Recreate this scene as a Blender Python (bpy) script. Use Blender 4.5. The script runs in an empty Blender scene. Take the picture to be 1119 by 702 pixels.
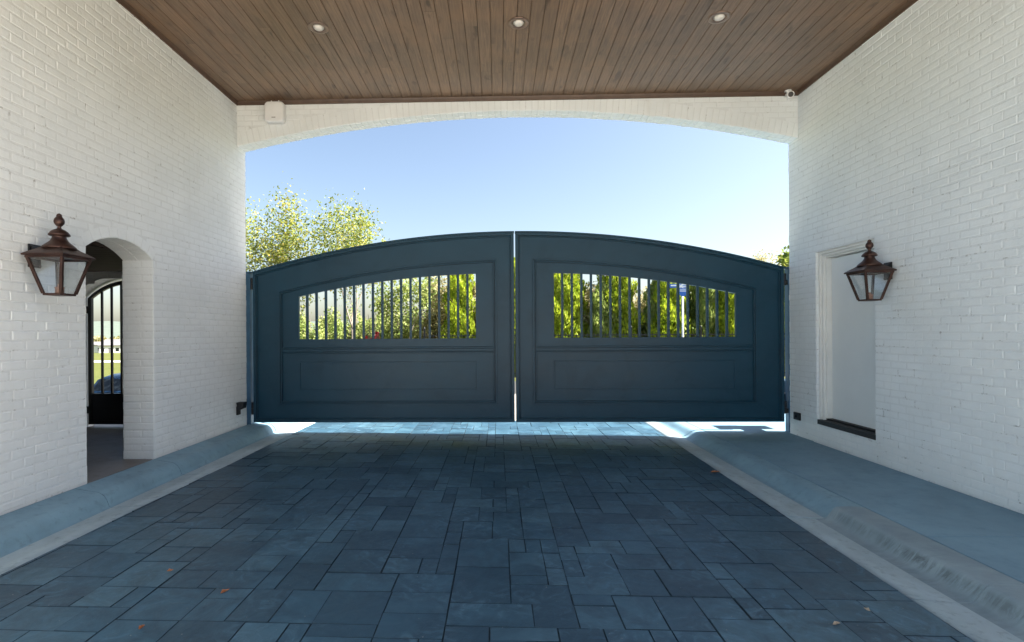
import bpy, bmesh, math, random
from mathutils import Vector, Matrix, noise
R = random.Random(11)
rad = math.radians
scn = bpy.context.scene
COL = scn.collection
V = Vector

# ---------------------------------------------------------------- constants (metres)
EYE = 1.52
XL, XR = -3.718, 4.182            # wall planes of the drive-through
YB, YE = 7.427, 7.666             # beam front, wall ends
YREAR = 1.9
ZC = 4.84                         # ceiling boards
GY = 7.76                         # gate plane
XC = 0.245                        # gate centre line

def zg(x):                        # cross fall of the drive
    return -0.011 * x

# ---------------------------------------------------------------- scene helpers
def link(o):
    COL.objects.link(o)
    return o

def tag(o, label=None, cat=None, group=None, kind=None):
    if label: o['label'] = label
    if cat: o['category'] = cat
    if group: o['group'] = group
    if kind: o['kind'] = kind
    return o

def empty(name, loc=(0, 0, 0), rz=0.0):
    o = bpy.data.objects.new(name, None)
    o.location = loc
    o.rotation_euler = (0, 0, rz)
    o.empty_display_size = 0.1
    return link(o)

def copy_tree(o, parent=None):
    c = o.copy()
    link(c)
    if parent is not None:
        c.parent = parent
    for ch in list(o.children):
        copy_tree(ch, c)
    return c

class MB:
    """collects faces, then links them as one mesh object"""
    def __init__(self):
        self.v, self.f, self.m, self.t = [], [], [], []
    def add(self, verts, faces, mat=0, tone=0.5):
        b = len(self.v)
        self.v += [tuple(p) for p in verts]
        for f in faces:
            self.f.append([b + i for i in f]); self.m.append(mat); self.t.append(tone)
    def quad(self, a, b, c, d, mat=0, tone=0.5):
        self.add([a, b, c, d], [(0, 1, 2, 3)], mat, tone)
    def box(self, x0, x1, y0, y1, z0, z1, mat=0, tone=0.5):
        self.add([(x0, y0, z0), (x1, y0, z0), (x1, y1, z0), (x0, y1, z0), (x0, y0, z1), (x1, y0, z1), (x1, y1, z1), (x0, y1, z1)],
                 [(0, 3, 2, 1), (4, 5, 6, 7), (0, 1, 5, 4), (1, 2, 6, 5), (2, 3, 7, 6), (3, 0, 4, 7)], mat, tone)
    def prism(self, poly, P, D, mat=0, tone=0.5):
        """poly 2-D ccw seen from -D side; P maps (u,v)->Vector; D = extrusion vector"""
        n = len(poly)
        a = [P(u, w) for u, w in poly]
        b = [p + D for p in a]
        self.add(a + b, [tuple(range(n)), tuple(range(2 * n - 1, n - 1, -1))] + [(i, i + n, (i + 1) % n + n, (i + 1) % n) for i in range(n)], mat, tone)
    def tube(self, pts, rs, n=8, mat=0, tone=0.5, cap=True):
        b = len(self.v)
        pts = [V(p) for p in pts]
        up = V((0, 0, 1))
        for i, p in enumerate(pts):
            d = (pts[min(i + 1, len(pts) - 1)] - pts[max(i - 1, 0)])
            d = d.normalized() if d.length > 1e-9 else V((0, 0, 1))
            a = d.cross(up if abs(d.z) < 0.95 else V((1, 0, 0))).normalized()
            c = d.cross(a)
            for k in range(n):
                an = 2 * math.pi * k / n
                self.v.append(tuple(p + rs[i] * (math.cos(an) * a + math.sin(an) * c)))
        for i in range(len(pts) - 1):
            for k in range(n):
                k2 = (k + 1) % n
                self.f.append([b + i * n + k, b + i * n + k2, b + (i + 1) * n + k2, b + (i + 1) * n + k]); self.m.append(mat); self.t.append(tone)
        if cap:
            self.f.append([b + k for k in range(n)][::-1]); self.m.append(mat); self.t.append(tone)
            e = b + (len(pts) - 1) * n
            self.f.append([e + k for k in range(n)]); self.m.append(mat); self.t.append(tone)
    def lathe(self, prof, c, n=24, mat=0, tone=0.5):
        b = len(self.v)
        for r, z in prof:
            for k in range(n):
                an = 2 * math.pi * k / n
                self.v.append((c[0] + r * math.cos(an), c[1] + r * math.sin(an), c[2] + z))
        for i in range(len(prof) - 1):
            for k in range(n):
                k2 = (k + 1) % n
                self.f.append([b + i * n + k, b + i * n + k2, b + (i + 1) * n + k2, b + (i + 1) * n + k]); self.m.append(mat); self.t.append(tone)
        self.f.append([b + k for k in range(n)][::-1]); self.m.append(mat); self.t.append(tone)
        e = b + (len(prof) - 1) * n
        self.f.append([e + k for k in range(n)]); self.m.append(mat); self.t.append(tone)
    def build(self, name, mats, parent=None, bevel=0.0, smooth=False, fix=True, tone=False, seg=2):
        me = bpy.data.meshes.new(name)
        me.from_pydata(self.v, [], self.f)
        mats = mats if isinstance(mats, (list, tuple)) else [mats]
        for m in mats: me.materials.append(m)
        me.polygons.foreach_set('material_index', self.m)
        if tone:
            at = me.attributes.new('tone', 'FLOAT', 'FACE')
            at.data.foreach_set('value', self.t)
        if smooth:
            me.polygons.foreach_set('use_smooth', [True] * len(self.f))
        if fix:
            bm = bmesh.new(); bm.from_mesh(me)
            bmesh.ops.recalc_face_normals(bm, faces=bm.faces[:])
            bm.to_mesh(me); bm.free()
        me.update()
        o = link(bpy.data.objects.new(name, me))
        if parent is not None: o.parent = parent
        if bevel > 0:
            md = o.modifiers.new('bevel', 'BEVEL'); md.width = bevel; md.segments = seg
            md.limit_method = 'ANGLE'; md.angle_limit = rad(40)
        if smooth == 'auto':
            pass
        return o

# ---------------------------------------------------------------- materials
class NT:
    def __init__(self, name):
        self.mat = bpy.data.materials.new(name); self.mat.use_nodes = True
        self.nt = self.mat.node_tree; self.n = self.nt.nodes; self.l = self.nt.links
        self.p = self.n['Principled BSDF']; self.out = self.n['Material Output']
    def node(self, t, **kw):
        nd = self.n.new(t)
        for k, v in kw.items():
            if k in nd.inputs: nd.inputs[k].default_value = v
            else: setattr(nd, k, v)
        return nd
    def lk(self, a, b): self.l.new(a, b)
    def coord(self, scale=(1, 1, 1)):
        tc = self.node('ShaderNodeTexCoord'); mp = self.node('ShaderNodeMapping')
        mp.inputs['Scale'].default_value = scale
        self.lk(tc.outputs['Object'], mp.inputs['Vector']); return mp.outputs['Vector']
    def noise(self, vec, scale, detail=4, rough=0.55, dist=0.0):
        nd = self.node('ShaderNodeTexNoise'); nd.inputs['Scale'].default_value = scale
        nd.inputs['Detail'].default_value = detail; nd.inputs['Roughness'].default_value = rough
        nd.inputs['Distortion'].default_value = dist
        if vec is not None: self.lk(vec, nd.inputs['Vector'])
        return nd.outputs['Fac']
    def ramp(self, fac, stops):
        nd = self.node('ShaderNodeValToRGB'); cr = nd.color_ramp
        while len(cr.elements) < len(stops): cr.elements.new(0.5)
        for e, (p, c) in zip(cr.elements, stops):
            e.position = p; e.color = (c, c, c, 1) if not isinstance(c, (tuple, list)) else (*c, 1)
        self.lk(fac, nd.inputs['Fac']); return nd.outputs['Color']
    def mix(self, fac, a, b, mode='MIX'):
        nd = self.node('ShaderNodeMix'); nd.data_type = 'RGBA'; nd.blend_type = mode
        for i, x in ((0, fac), (6, a), (7, b)):
            if isinstance(x, (int, float)): nd.inputs[i].default_value = x if i == 0 else (x, x, x, 1)
            elif isinstance(x, (tuple, list)): nd.inputs[i].default_value = (*x, 1)
            else: self.lk(x, nd.inputs[i])
        return nd.outputs[2]
    def math(self, op, a, b=0.0):
        nd = self.node('ShaderNodeMath'); nd.operation = op
        for i, x in enumerate((a, b)):
            if isinstance(x, (int, float)): nd.inputs[i].default_value = x
            else: self.lk(x, nd.inputs[i])
        return nd.outputs[0]
    def attr(self, name):
        nd = self.node('ShaderNodeAttribute'); nd.attribute_name = name; return nd.outputs['Fac']
    def bump(self, h, strength=0.3, dist=0.01, prev=None):
        nd = self.node('ShaderNodeBump'); nd.inputs['Strength'].default_value = strength; nd.inputs['Distance'].default_value = dist
        self.lk(h, nd.inputs['Height'])
        if prev is not None: self.lk(prev, nd.inputs['Normal'])
        return nd.outputs['Normal']
    def setp(self, **kw):
        for k, v in kw.items():
            s = self.p.inputs[k.replace('_', ' ')]
            if isinstance(v, (int, float)): s.default_value = v
            elif isinstance(v, (tuple, list)): s.default_value = (*v, 1) if len(v) == 3 else v
            else: self.lk(v, s)
        return self.mat

def m_simple(name, c, rough=0.5, metal=0.0, var=0.15, scale=12, bump=0.0, spec=0.5):
    t = NT(name); vec = t.coord()
    n = t.noise(vec, scale, 5, 0.6)
    lo = tuple(x * (1 - var) for x in c); hi = tuple(min(1, x * (1 + var)) for x in c)
    col = t.ramp(n, [(0.3, lo), (0.7, hi)])
    r = t.math('ADD', t.math('MULTIPLY', t.noise(vec, scale * 2.3, 4), 0.2), rough - 0.1)
    t.setp(Base_Color=col, Roughness=r, Metallic=metal, Specular_IOR_Level=spec)
    if bump: t.setp(Normal=t.bump(t.noise(vec, scale * 6, 5), bump, 0.004))
    return t.mat

def m_paint_brick():
    t = NT('white_painted_brick'); vec = t.coord()
    n1 = t.noise(vec, 2.2, 6, 0.65); n2 = t.noise(vec, 26, 5, 0.6); n3 = t.noise(vec, 160, 3, 0.6)
    col = t.mix(t.ramp(n1, [(0.35, 0.0), (0.75, 1.0)]), (0.785, 0.83, 0.845), (0.70, 0.745, 0.76))
    chips = t.ramp(t.noise(vec, 34, 3, 0.6), [(0.715, 0.0), (0.745, 1.0)])
    col = t.mix(t.math('MULTIPLY', chips, 0.35), col, (0.42, 0.40, 0.36))
    tc = t.node('ShaderNodeTexCoord'); sp = t.node('ShaderNodeSeparateXYZ'); t.lk(tc.outputs['Object'], sp.inputs[0])
    n4 = t.noise(vec, 5.5, 5, 0.65)
    splash = t.ramp(t.math('ADD', sp.outputs[2], t.math('MULTIPLY', n4, -0.55)), [(0.0, 0.14), (0.14, 0.0)])
    col = t.mix(splash, col, (0.50, 0.47, 0.42))
    drip = t.math('MULTIPLY', t.ramp(t.noise(t.coord((4.0, 4.0, 0.22)), 2.4, 5, 0.6), [(0.58, 0.0), (0.74, 1.0)]), 0.22)
    col = t.mix(drip, col, (0.60, 0.60, 0.57))
    b = t.bump(n2, 0.5, 0.008); b = t.bump(n3, 0.25, 0.003, b)
    return t.setp(Base_Color=col, Roughness=0.5, Normal=b, Specular_IOR_Level=0.35)

def m_mortar():
    t = NT('painted_mortar_joint'); vec = t.coord()
    n = t.noise(vec, 7, 3, 0.6); n2 = t.noise(vec, 42, 3, 0.6)
    k = t.math('MULTIPLY', t.ramp(n, [(0.53, 0.03), (0.72, 0.75)]), t.ramp(n2, [(0.50, 0.03), (0.64, 1.0)]))
    col = t.mix(k, (0.70, 0.742, 0.755), (0.13, 0.12, 0.10))
    return t.setp(Base_Color=col, Roughness=0.8, Normal=t.bump(n2, 0.6, 0.006))

def m_paver():
    t = NT('slate_paver'); vec = t.coord()
    tone = t.attr('tone')
    n1 = t.noise(vec, 3.5, 8, 0.68, 1.2); n2 = t.noise(vec, 14, 6, 0.65, 0.8); n3 = t.noise(vec, 70, 4, 0.6)
    base = t.ramp(tone, [(0.0, (0.020, 0.055, 0.084)), (0.5, (0.034, 0.092, 0.138)), (1.0, (0.064, 0.140, 0.188))])
    base = t.mix(t.ramp(n1, [(0.40, 0.0), (0.66, 0.75)]), base, (0.012, 0.034, 0.055))
    big = t.noise(vec, 0.55, 4, 0.6, 0.4)
    base = t.mix(t.ramp(big, [(0.42, 0.0), (0.62, 0.6)]), base, (0.014, 0.045, 0.075))
    sw = t.noise(vec, 6.5, 7, 0.62, 2.6)
    haze = t.math('MULTIPLY', t.ramp(sw, [(0.50, 0.0), (0.66, 1.0)]), t.ramp(t.noise(vec, 1.6, 3, 0.5), [(0.42, 0.0), (0.60, 0.55)]))
    base = t.mix(haze, base, (0.120, 0.225, 0.300))
    spk = t.ramp(t.noise(vec, 48, 2, 0.5), [(0.74, 0.0), (0.78, 0.8)])
    base = t.mix(spk, base, (0.24, 0.23, 0.21))
    r = t.math('ADD', t.math('MULTIPLY', n2, 0.30), t.math('ADD', 0.27, t.math('MULTIPLY', haze, 0.2)))
    b = t.bump(n1, 0.30, 0.012); b = t.bump(n2, 0.28, 0.005, b); b = t.bump(n3, 0.18, 0.002, b)
    return t.setp(Base_Color=base, Roughness=r, Normal=b, Specular_IOR_Level=0.42)

def m_concrete(name, c, dirt=0.5, scale=1.0):
    t = NT(name); vec = t.coord()
    n1 = t.noise(vec, 1.1 * scale, 6, 0.65, 0.5); n2 = t.noise(vec, 9 * scale, 6, 0.65); n3 = t.noise(vec, 120, 4, 0.6)
    col = t.mix(t.ramp(n1, [(0.32, 0.0), (0.70, 1.0)]), tuple(x * 0.82 for x in c), tuple(min(1, x * 1.12) for x in c))
    col = t.mix(t.math('MULTIPLY', t.ramp(n2, [(0.55, 0.0), (0.75, 1.0)]), dirt), col, tuple(x * q for x, q in zip(c, (0.50, 0.46, 0.40))))
    r = t.math('ADD', t.math('MULTIPLY', n2, 0.3), 0.42)
    b = t.bump(n2, 0.2, 0.006); b = t.bump(n3, 0.3, 0.002, b)
    return t.setp(Base_Color=col, Roughness=r, Normal=b)

def m_kerb_stained():
    t = NT('weathered_kerb_concrete'); vec = t.coord(); vs = t.coord((1.6, 6.5, 1.0))
    n1 = t.noise(vec, 2.0, 6, 0.65, 0.6); st = t.noise(vs, 2.2, 8, 0.75, 0.8); n3 = t.noise(vec, 90, 4, 0.6); big = t.noise(vec, 0.8, 3, 0.5)
    col = t.mix(t.ramp(n1, [(0.3, 0.0), (0.7, 1.0)]), (0.17, 0.235, 0.265), (0.28, 0.355, 0.385))
    k = t.math('MULTIPLY', t.ramp(st, [(0.42, 0.0), (0.58, 1.0)]), t.ramp(big, [(0.36, 0.35), (0.54, 1.0)]))
    tc = t.node('ShaderNodeTexCoord'); sp = t.node('ShaderNodeSeparateXYZ'); t.lk(tc.outputs['Object'], sp.inputs[0])
    band = t.ramp(t.math('ADD', t.math('MULTIPLY', sp.outputs[2], 8.0), 0.5), [(0.18, 0.25), (0.42, 1.0), (0.66, 1.0), (0.86, 0.15)])
    k = t.math('MULTIPLY', k, band)
    col = t.mix(k, col, (0.050, 0.060, 0.065))
    b = t.bump(n1, 0.4, 0.015); b = t.bump(n3, 0.4, 0.003, b)
    return t.setp(Base_Color=col, Roughness=0.68, Normal=b)

def m_wood(name, c0, c1, rough=0.42):
    t = NT(name); vec = t.coord((26, 1.1, 26)); vk = t.coord((7.2, 2.3, 7.2)); v1 = t.coord()
    tone = t.attr('tone')
    g = t.noise(vec, 2.2, 8, 0.7, 0.7); kn = t.noise(vk, 1.0, 3, 0.5, 0.3); blot = t.noise(v1, 1.7, 4, 0.6)
    off = t.node('ShaderNodeVectorMath'); off.operation = 'ADD'
    cx = t.node('ShaderNodeCombineXYZ'); t.lk(t.math('MULTIPLY', tone, 37.0), cx.inputs[0]); t.lk(t.math('MULTIPLY', tone, 91.0), cx.inputs[1])
    # every board gets grain of its own
    nd = [x for x in t.n if x.type == 'TEX_NOISE']
    for q in nd[:2]:
        src = q.inputs['Vector'].links[0].from_socket
        a = t.node('ShaderNodeVectorMath'); a.operation = 'ADD'
        t.lk(src, a.inputs[0]); t.lk(cx.outputs[0], a.inputs[1]); t.lk(a.outputs[0], q.inputs['Vector'])
    col = t.mix(t.ramp(g, [(0.36, 0.0), (0.64, 1.0)]), c0, c1)
    col = t.mix(t.math('MULTIPLY', tone, 0.32), col, tuple(x * 0.62 for x in c0))
    col = t.mix(t.ramp(kn, [(0.62, 0.0), (0.71, 0.8)]), col, tuple(x * 0.38 for x in c0))
    col = t.mix(t.ramp(blot, [(0.45, 0.0), (0.75, 0.35)]), col, tuple(x * q for x, q in zip(c1, (1.25, 1.05, 0.8))))
    r = t.math('ADD', t.math('MULTIPLY', g, 0.2), rough - 0.1)
    return t.setp(Base_Color=col, Roughness=r, Normal=t.bump(g, 0.15, 0.003))

def m_gate():
    t = NT('gate_blue_grey_enamel'); vec = t.coord(); vs = t.coord((1.5, 1, 9))
    n = t.noise(vec, 1.4, 6, 0.65, 0.8); s = t.noise(vs, 2.0, 6, 0.65); f = t.noise(vec, 220, 2, 0.5)
    col = t.mix(t.ramp(n, [(0.3, 0.0), (0.7, 1.0)]), (0.001, 0.034, 0.064), (0.003, 0.048, 0.086))
    col = t.mix(t.math('MULTIPLY', t.ramp(s, [(0.5, 0.0), (0.75, 1.0)]), 0.35), col, (0.014, 0.055, 0.095))
    r = t.math('ADD', t.math('MULTIPLY', s, 0.25), 0.30)
    return t.setp(Base_Color=col, Roughness=r, Normal=t.bump(f, 0.06, 0.002), Specular_IOR_Level=0.4, Coat_Weight=0.07, Coat_Roughness=t.math('ADD', t.math('MULTIPLY', n, 0.35), 0.12))

def m_copper():
    t = NT('aged_copper'); vec = t.coord()
    n = t.noise(vec, 9, 6, 0.65, 0.5); d = t.noise(vec, 38, 4, 0.6)
    col = t.mix(t.ramp(n, [(0.32, 0.0), (0.7, 1.0)]), (0.045, 0.026, 0.023), (0.100, 0.056, 0.045))
    col = t.mix(t.ramp(d, [(0.58, 0.0), (0.72, 0.6)]), col, (0.045, 0.028, 0.024))
    return t.setp(Base_Color=col, Metallic=0.75, Roughness=t.math('ADD', t.math('MULTIPLY', n, 0.3), 0.28), Normal=t.bump(d, 0.12, 0.003))

def m_glass(name='clear_glass', tint=(0.975, 0.985, 0.985)):
    t = NT(name)
    tr = t.node('ShaderNodeBsdfTransparent'); tr.inputs[0].default_value = (*tint, 1)
    gl = t.node('ShaderNodeBsdfGlossy'); gl.inputs['Roughness'].default_value = 0.02
    lw = t.node('ShaderNodeLayerWeight'); lw.inputs[0].default_value = 0.25
    fr = t.math('ADD', t.math('MULTIPLY', lw.outputs['Facing'], 0.35), 0.025)
    mx = t.node('ShaderNodeMixShader')
    t.lk(fr, mx.inputs[0]); t.lk(tr.outputs[0], mx.inputs[1]); t.lk(gl.outputs[0], mx.inputs[2])
    t.lk(mx.outputs[0], t.out.inputs[0]); return t.mat

def m_leaf(name, stops, trans=0.4):
    stops = [(p, tuple(x * 1.0 for x in c)) for p, c in stops]
    t = NT(name); tone = t.attr('tone')
    col = t.ramp(tone, stops)
    t.setp(Base_Color=col, Roughness=0.5, Specular_IOR_Level=0.3)
    tl = t.node('ShaderNodeBsdfTranslucent'); t.lk(col, tl.inputs[0])
    mx = t.node('ShaderNodeMixShader'); mx.inputs[0].default_value = trans
    t.lk(t.p.outputs[0], mx.inputs[1]); t.lk(tl.outputs[0], mx.inputs[2]); t.lk(mx.outputs[0], t.out.inputs[0])
    return t.mat

def m_bark(name='bark', c=(0.16, 0.13, 0.10)):
    t = NT(name); vec = t.coord((1, 1, 0.25))
    n = t.noise(vec, 22, 6, 0.7, 0.6)
    col = t.ramp(n, [(0.3, tuple(x * 0.5 for x in c)), (0.7, tuple(x * 1.3 for x in c))])
    return t.setp(Base_Color=col, Roughness=0.85, Normal=t.bump(n, 0.6, 0.02))

def m_grass(name, a, b, c):
    t = NT(name); vec = t.coord()
    n1 = t.noise(vec, 0.12, 6, 0.6); n2 = t.noise(vec, 3.0, 6, 0.7); n3 = t.noise(vec, 60, 3, 0.7)
    col = t.mix(t.ramp(n1, [(0.35, 0.0), (0.65, 1.0)]), a, b)
    col = t.mix(t.ramp(n2, [(0.45, 0.0), (0.75, 0.7)]), col, c)
    return t.setp(Base_Color=col, Roughness=0.9, Normal=t.bump(n3, 0.7, 0.03), Specular_IOR_Level=0.15)

MT = dict(
    apron=m_concrete('warm_apron_concrete', (0.36, 0.32, 0.27), 0.4),
    bluewall=m_simple('pale_blue_grey_render', (0.44, 0.55, 0.62), 0.8, 0, 0.06, 3),
    paint=m_paint_brick(), mortar=m_mortar(), paver=m_paver(),
    joint=m_simple('dark_joint_sand', (0.013, 0.032, 0.048), 0.9, 0, 0.4, 30),
    walk=m_concrete('walk_concrete', (0.165, 0.285, 0.36), 0.3),
    kerb=m_concrete('kerb_concrete', (0.19, 0.315, 0.385), 0.5, 1.6),
    gutter=m_concrete('gutter_concrete', (0.35, 0.43, 0.455), 0.7, 2.0),
    kerb2=m_kerb_stained(),
    slab=m_concrete('passage_concrete', (0.20, 0.185, 0.17), 0.4),
    court=m_concrete('court_concrete', (0.58, 0.50, 0.41), 0.3),
    seam=m_simple('seam_shadow_filler', (0.03, 0.032, 0.034), 0.95, 0, 0.4, 30),
    wood=m_wood('stained_pine_board', (0.105, 0.066, 0.042), (0.240, 0.160, 0.105)),
    wood2=m_wood('dark_stained_board', (0.020, 0.013, 0.010), (0.032, 0.021, 0.016), 0.9),
    trim=m_simple('dark_brown_trim', (0.085, 0.052, 0.036), 0.45, 0, 0.2, 9, 0.1),
    gate=m_gate(), steel=m_simple('blue_painted_steel', (0.04, 0.11, 0.19), 0.4, 0, 0.15, 8),
    black=m_simple('black_iron', (0.010, 0.011, 0.013), 0.42, 0.0, 0.3, 14, 0.1),
    navy=m_simple('dark_navy_housing', (0.020, 0.055, 0.085), 0.4, 0, 0.2, 6),
    copper=m_copper(), glass=m_glass(), brass=m_simple('dull_copper_burner', (0.30, 0.15, 0.10), 0.4, 0.6, 0.2, 30),
    door=m_simple('pale_grey_door_paint', (0.72, 0.76, 0.77), 0.4, 0, 0.03, 2), cream=m_simple('cream_trim_paint', (0.74, 0.75, 0.73), 0.45, 0, 0.05, 5),
    rubber=m_simple('black_rubber_sill', (0.014, 0.014, 0.015), 0.55, 0, 0.3, 20, 0.2),
    white=m_simple('off_white_plastic', (0.76, 0.78, 0.79), 0.4, 0, 0.04, 6), grey=m_simple('grey_metal', (0.30, 0.30, 0.30), 0.4, 0.4, 0.1, 12),
    nickel=m_simple('brushed_nickel', (0.30, 0.22, 0.18), 0.38, 0.85, 0.1, 30), lens=m_simple('frosted_lens', (0.62, 0.60, 0.56), 0.35, 0, 0.03, 6),
    bark=m_bark(), bark2=m_bark('pale_bark', (0.30, 0.25, 0.20)),
    lawn=m_grass('lawn_grass', (0.075, 0.09, 0.02), (0.105, 0.11, 0.027), (0.13, 0.12, 0.045)),
    hill=m_grass('wooded_hill', (0.10, 0.125, 0.10), (0.13, 0.15, 0.12), (0.08, 0.10, 0.08)),
    asphalt=m_concrete('asphalt', (0.055, 0.055, 0.056), 0.3), pale=m_concrete('pale_road', (0.42, 0.40, 0.36), 0.2),
    carpaint=m_simple('dark_blue_car_paint', (0.012, 0.035, 0.075), 0.22, 0.25, 0.1, 3), cardark=m_simple('car_window_glass', (0.012, 0.016, 0.02), 0.06, 0, 0.1, 2),
    red=m_simple('red_lamp_plastic', (0.50, 0.02, 0.015), 0.25, 0, 0.1, 8), rim=m_simple('alloy_rim', (0.45, 0.46, 0.48), 0.3, 0.8, 0.1, 8),
    signblue=m_simple('blue_sign_face', (0.02, 0.11, 0.42), 0.4, 0, 0.05, 5), signwhite=m_simple('white_sign_face', (0.80, 0.80, 0.80), 0.4, 0, 0.03, 5),
    housew=m_simple('white_house_siding', (0.78, 0.77, 0.74), 0.7, 0, 0.04, 1), roofg=m_simple('grey_roof_shingle', (0.16, 0.15, 0.15), 0.85, 0, 0.15, 2),
    deadleaf=m_simple('dry_orange_leaf', (0.40, 0.15, 0.06), 0.6, 0, 0.25, 60), paleleaf=m_simple('dry_tan_leaf', (0.42, 0.33, 0.24), 0.6, 0, 0.2, 60),
    leaf_y=m_leaf('yellowing_leaves', [(0.0, (0.08, 0.13, 0.025)), (0.4, (0.28, 0.32, 0.06)), (0.8, (0.48, 0.44, 0.10)), (1.0, (0.46, 0.32, 0.07))]),
    leaf_g=m_leaf('green_leaves', [(0.0, (0.07, 0.12, 0.025)), (0.5, (0.20, 0.27, 0.06)), (1.0, (0.40, 0.43, 0.14))]),
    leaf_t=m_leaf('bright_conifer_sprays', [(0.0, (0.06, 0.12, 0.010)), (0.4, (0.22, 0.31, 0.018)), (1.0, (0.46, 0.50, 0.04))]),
    leaf_o=m_leaf('olive_brown_leaves', [(0.0, (0.13, 0.125, 0.045)), (0.5, (0.34, 0.31, 0.13)), (1.0, (0.52, 0.46, 0.25))]),
    leaf_r=m_leaf('red_blossom', [(0.0, (0.30, 0.02, 0.03)), (0.5, (0.55, 0.05, 0.07)), (1.0, (0.60, 0.12, 0.12))], 0.25),
)

# ---------------------------------------------------------------- brickwork
def brick(mb, c, N, g=0.003, h=0.004, bev=0.007, mat=0, rr=R):
    c = [V(p) for p in c]
    e1 = (c[1] - c[0]); e2 = (c[3] - c[0])
    L1, L2 = e1.length, e2.length
    if L1 < 0.03 or L2 < 0.02: return
    e1 = e1 / L1; e2 = e2 / L2
    sg = ((1, 1), (-1, 1), (-1, -1), (1, -1))
    b = min(bev, L1 * 0.3, L2 * 0.3)
    outer, inner = [], []
    for p, (a, d) in zip(c, sg):
        j1, j2 = rr.uniform(-0.0018, 0.0018), rr.uniform(-0.0014, 0.0014)
        q = p + e1 * (a * (g + j1)) + e2 * (d * (g + j2))
        outer.append(q - N * 0.002)
        inner.append(q + e1 * (a * b) + e2 * (d * b) + N * (h + rr.uniform(-0.0007, 0.0007)))
    mb.add(outer + inner, [(4, 5, 6, 7), (0, 1, 5, 4), (1, 2, 6, 5), (2, 3, 7, 6), (3, 0, 4, 7)], mat)

CH, BL = 0.0762, 0.212
def brick_field(mb, O, U, N, u0, u1, v0, v1, hole=None, mat=0, course0=0.0, jag=0.003, ch=CH, bl=BL):
    O, U, N = V(O), V(U), V(N); Z = V((0, 0, 1))
    k0 = int(math.floor((v0 - course0) / ch))
    k = k0
    while course0 + k * ch < v1 - 0.01:
        a = max(v0, course0 + k * ch); b = min(v1, course0 + (k + 1) * ch)
        segs = [(u0, u1)]
        if hole:
            for (h0, h1) in hole(a, b):
                ns = []
                for s0, s1 in segs:
                    if h1 <= s0 or h0 >= s1: ns.append((s0, s1)); continue
                    if h0 > s0: ns.append((s0, h0))
                    if h1 < s1: ns.append((h1, s1))
                segs = ns
        ph = (0.5 * bl if k % 2 else 0.0) + R.uniform(-0.012, 0.012)
        for s0, s1 in segs:
            cuts = [s0]
            x = math.floor((s0 - ph) / bl) * bl + ph
            while x < s1:
                xx = x + R.uniform(-0.006, 0.006)
                if s0 + 0.045 < xx < s1 - 0.045: cuts.append(xx)
                x += bl
            cuts.append(s1)
            for i in range(len(cuts) - 1):
                c0, c1 = cuts[i], cuts[i + 1]
                if i == 0: c0 -= R.uniform(0.001, jag + 0.003)
                if i == len(cuts) - 2: c1 += R.uniform(0.001, jag + 0.003)
                brick(mb, [O + U * c0 + Z * a, O + U * c1 + Z * a, O + U * c1 + Z * b, O + U * c0 + Z * b], N,
                      g=R.choice((-0.002, -0.001, 0.0, 0.0005, 0.0015, 0.0025)), h=max(0.0014, (0.0019 + 0.0036 * noise.noise((O + U * c0 + Z * a) * 0.9)) * R.uniform(0.45, 1.35)), bev=R.uniform(0.008, 0.016), mat=mat)
        k += 1

def arc_z(x, xc, half, z_spring, rise):
    r = (half * half + rise * rise) / (2 * rise)
    d = x - xc
    return z_spring + rise - r + math.sqrt(max(r * r - d * d, 0))

# ================================================================ BUILDING
# ---- left wall with arched doorway
DA, DB = 4.650, 5.580             # doorway jambs (Y)
DZS, DRISE = 2.325, 0.145
DM, DH = (DA + DB) / 2, (DB - DA) / 2
WT = 0.335                        # wall thickness
ZB_L, ZB_R = 0.182, 0.05
Px = lambda x: (lambda u, w: V((x, u, w)))
na = 20
arch_pts = [(DB - (DB - DA) * i / na, 0) for i in range(na + 1)]
arch_pts = [(y, arc_z(y, DM, DH, DZS, DRISE)) for y, _ in arch_pts]
outl = [(YREAR, -0.3), (DA, -0.3)] + arch_pts[::-1] + [(DB, -0.3), (YE, -0.3), (YE, 5.0), (YREAR, 5.0)]
mb = MB()
mb.prism(outl, Px(XL), V((-WT, 0, 0)), 1)
RING = 0.11
def hole_l(a, b):
    m = (a + b) / 2
    if m < DZS: return [(DA, DB)]
    top = DZS + DRISE + RING
    if m > top: return []
    h = DH + RING; rs = DRISE + RING
    r = ((DH * DH + DRISE * DRISE) / (2 * DRISE)) + RING
    zc_ = DZS + DRISE + RING - r
    d = math.sqrt(max(r * r - (m - zc_) ** 2, 0))
    d = min(d, DH + 0.02)
    return [(DM - d, DM + d)]
brick_field(mb, (XL, 0, 0), (0, 1, 0), (1, 0, 0), YREAR, YE, 0.19, 4.80, hole_l, 0, ZB_L)
def ring(mb, O, U, N, xc, half, zs, rise, depth, step=0.075):
    """rowlock voussoirs above an opening"""
    O, U, N = V(O), V(U), V(N); Z = V((0, 0, 1))
    r = (half * half + rise * rise) / (2 * rise); zc_ = zs + rise - r
    a = math.asin(half / r); n = max(3, int(2 * a * r / step))
    for i in range(n):
        t0, t1 = -a + 2 * a * i / n, -a + 2 * a * (i + 1) / n
        P = lambda t, q: O + U * (xc + q * math.sin(t)) + Z * (zc_ + q * math.cos(t))
        brick(mb, [P(t0, r - R.uniform(0, .004)), P(t1, r - R.uniform(0, .004)), P(t1, r + depth), P(t0, r + depth)], N, g=-0.001, h=R.uniform(.0015, .004), bev=0.012)
ring(mb, (XL, 0, 0), (0, 1, 0), (1, 0, 0), DM, DH, DZS, DRISE, RING, 0.10)
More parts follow.
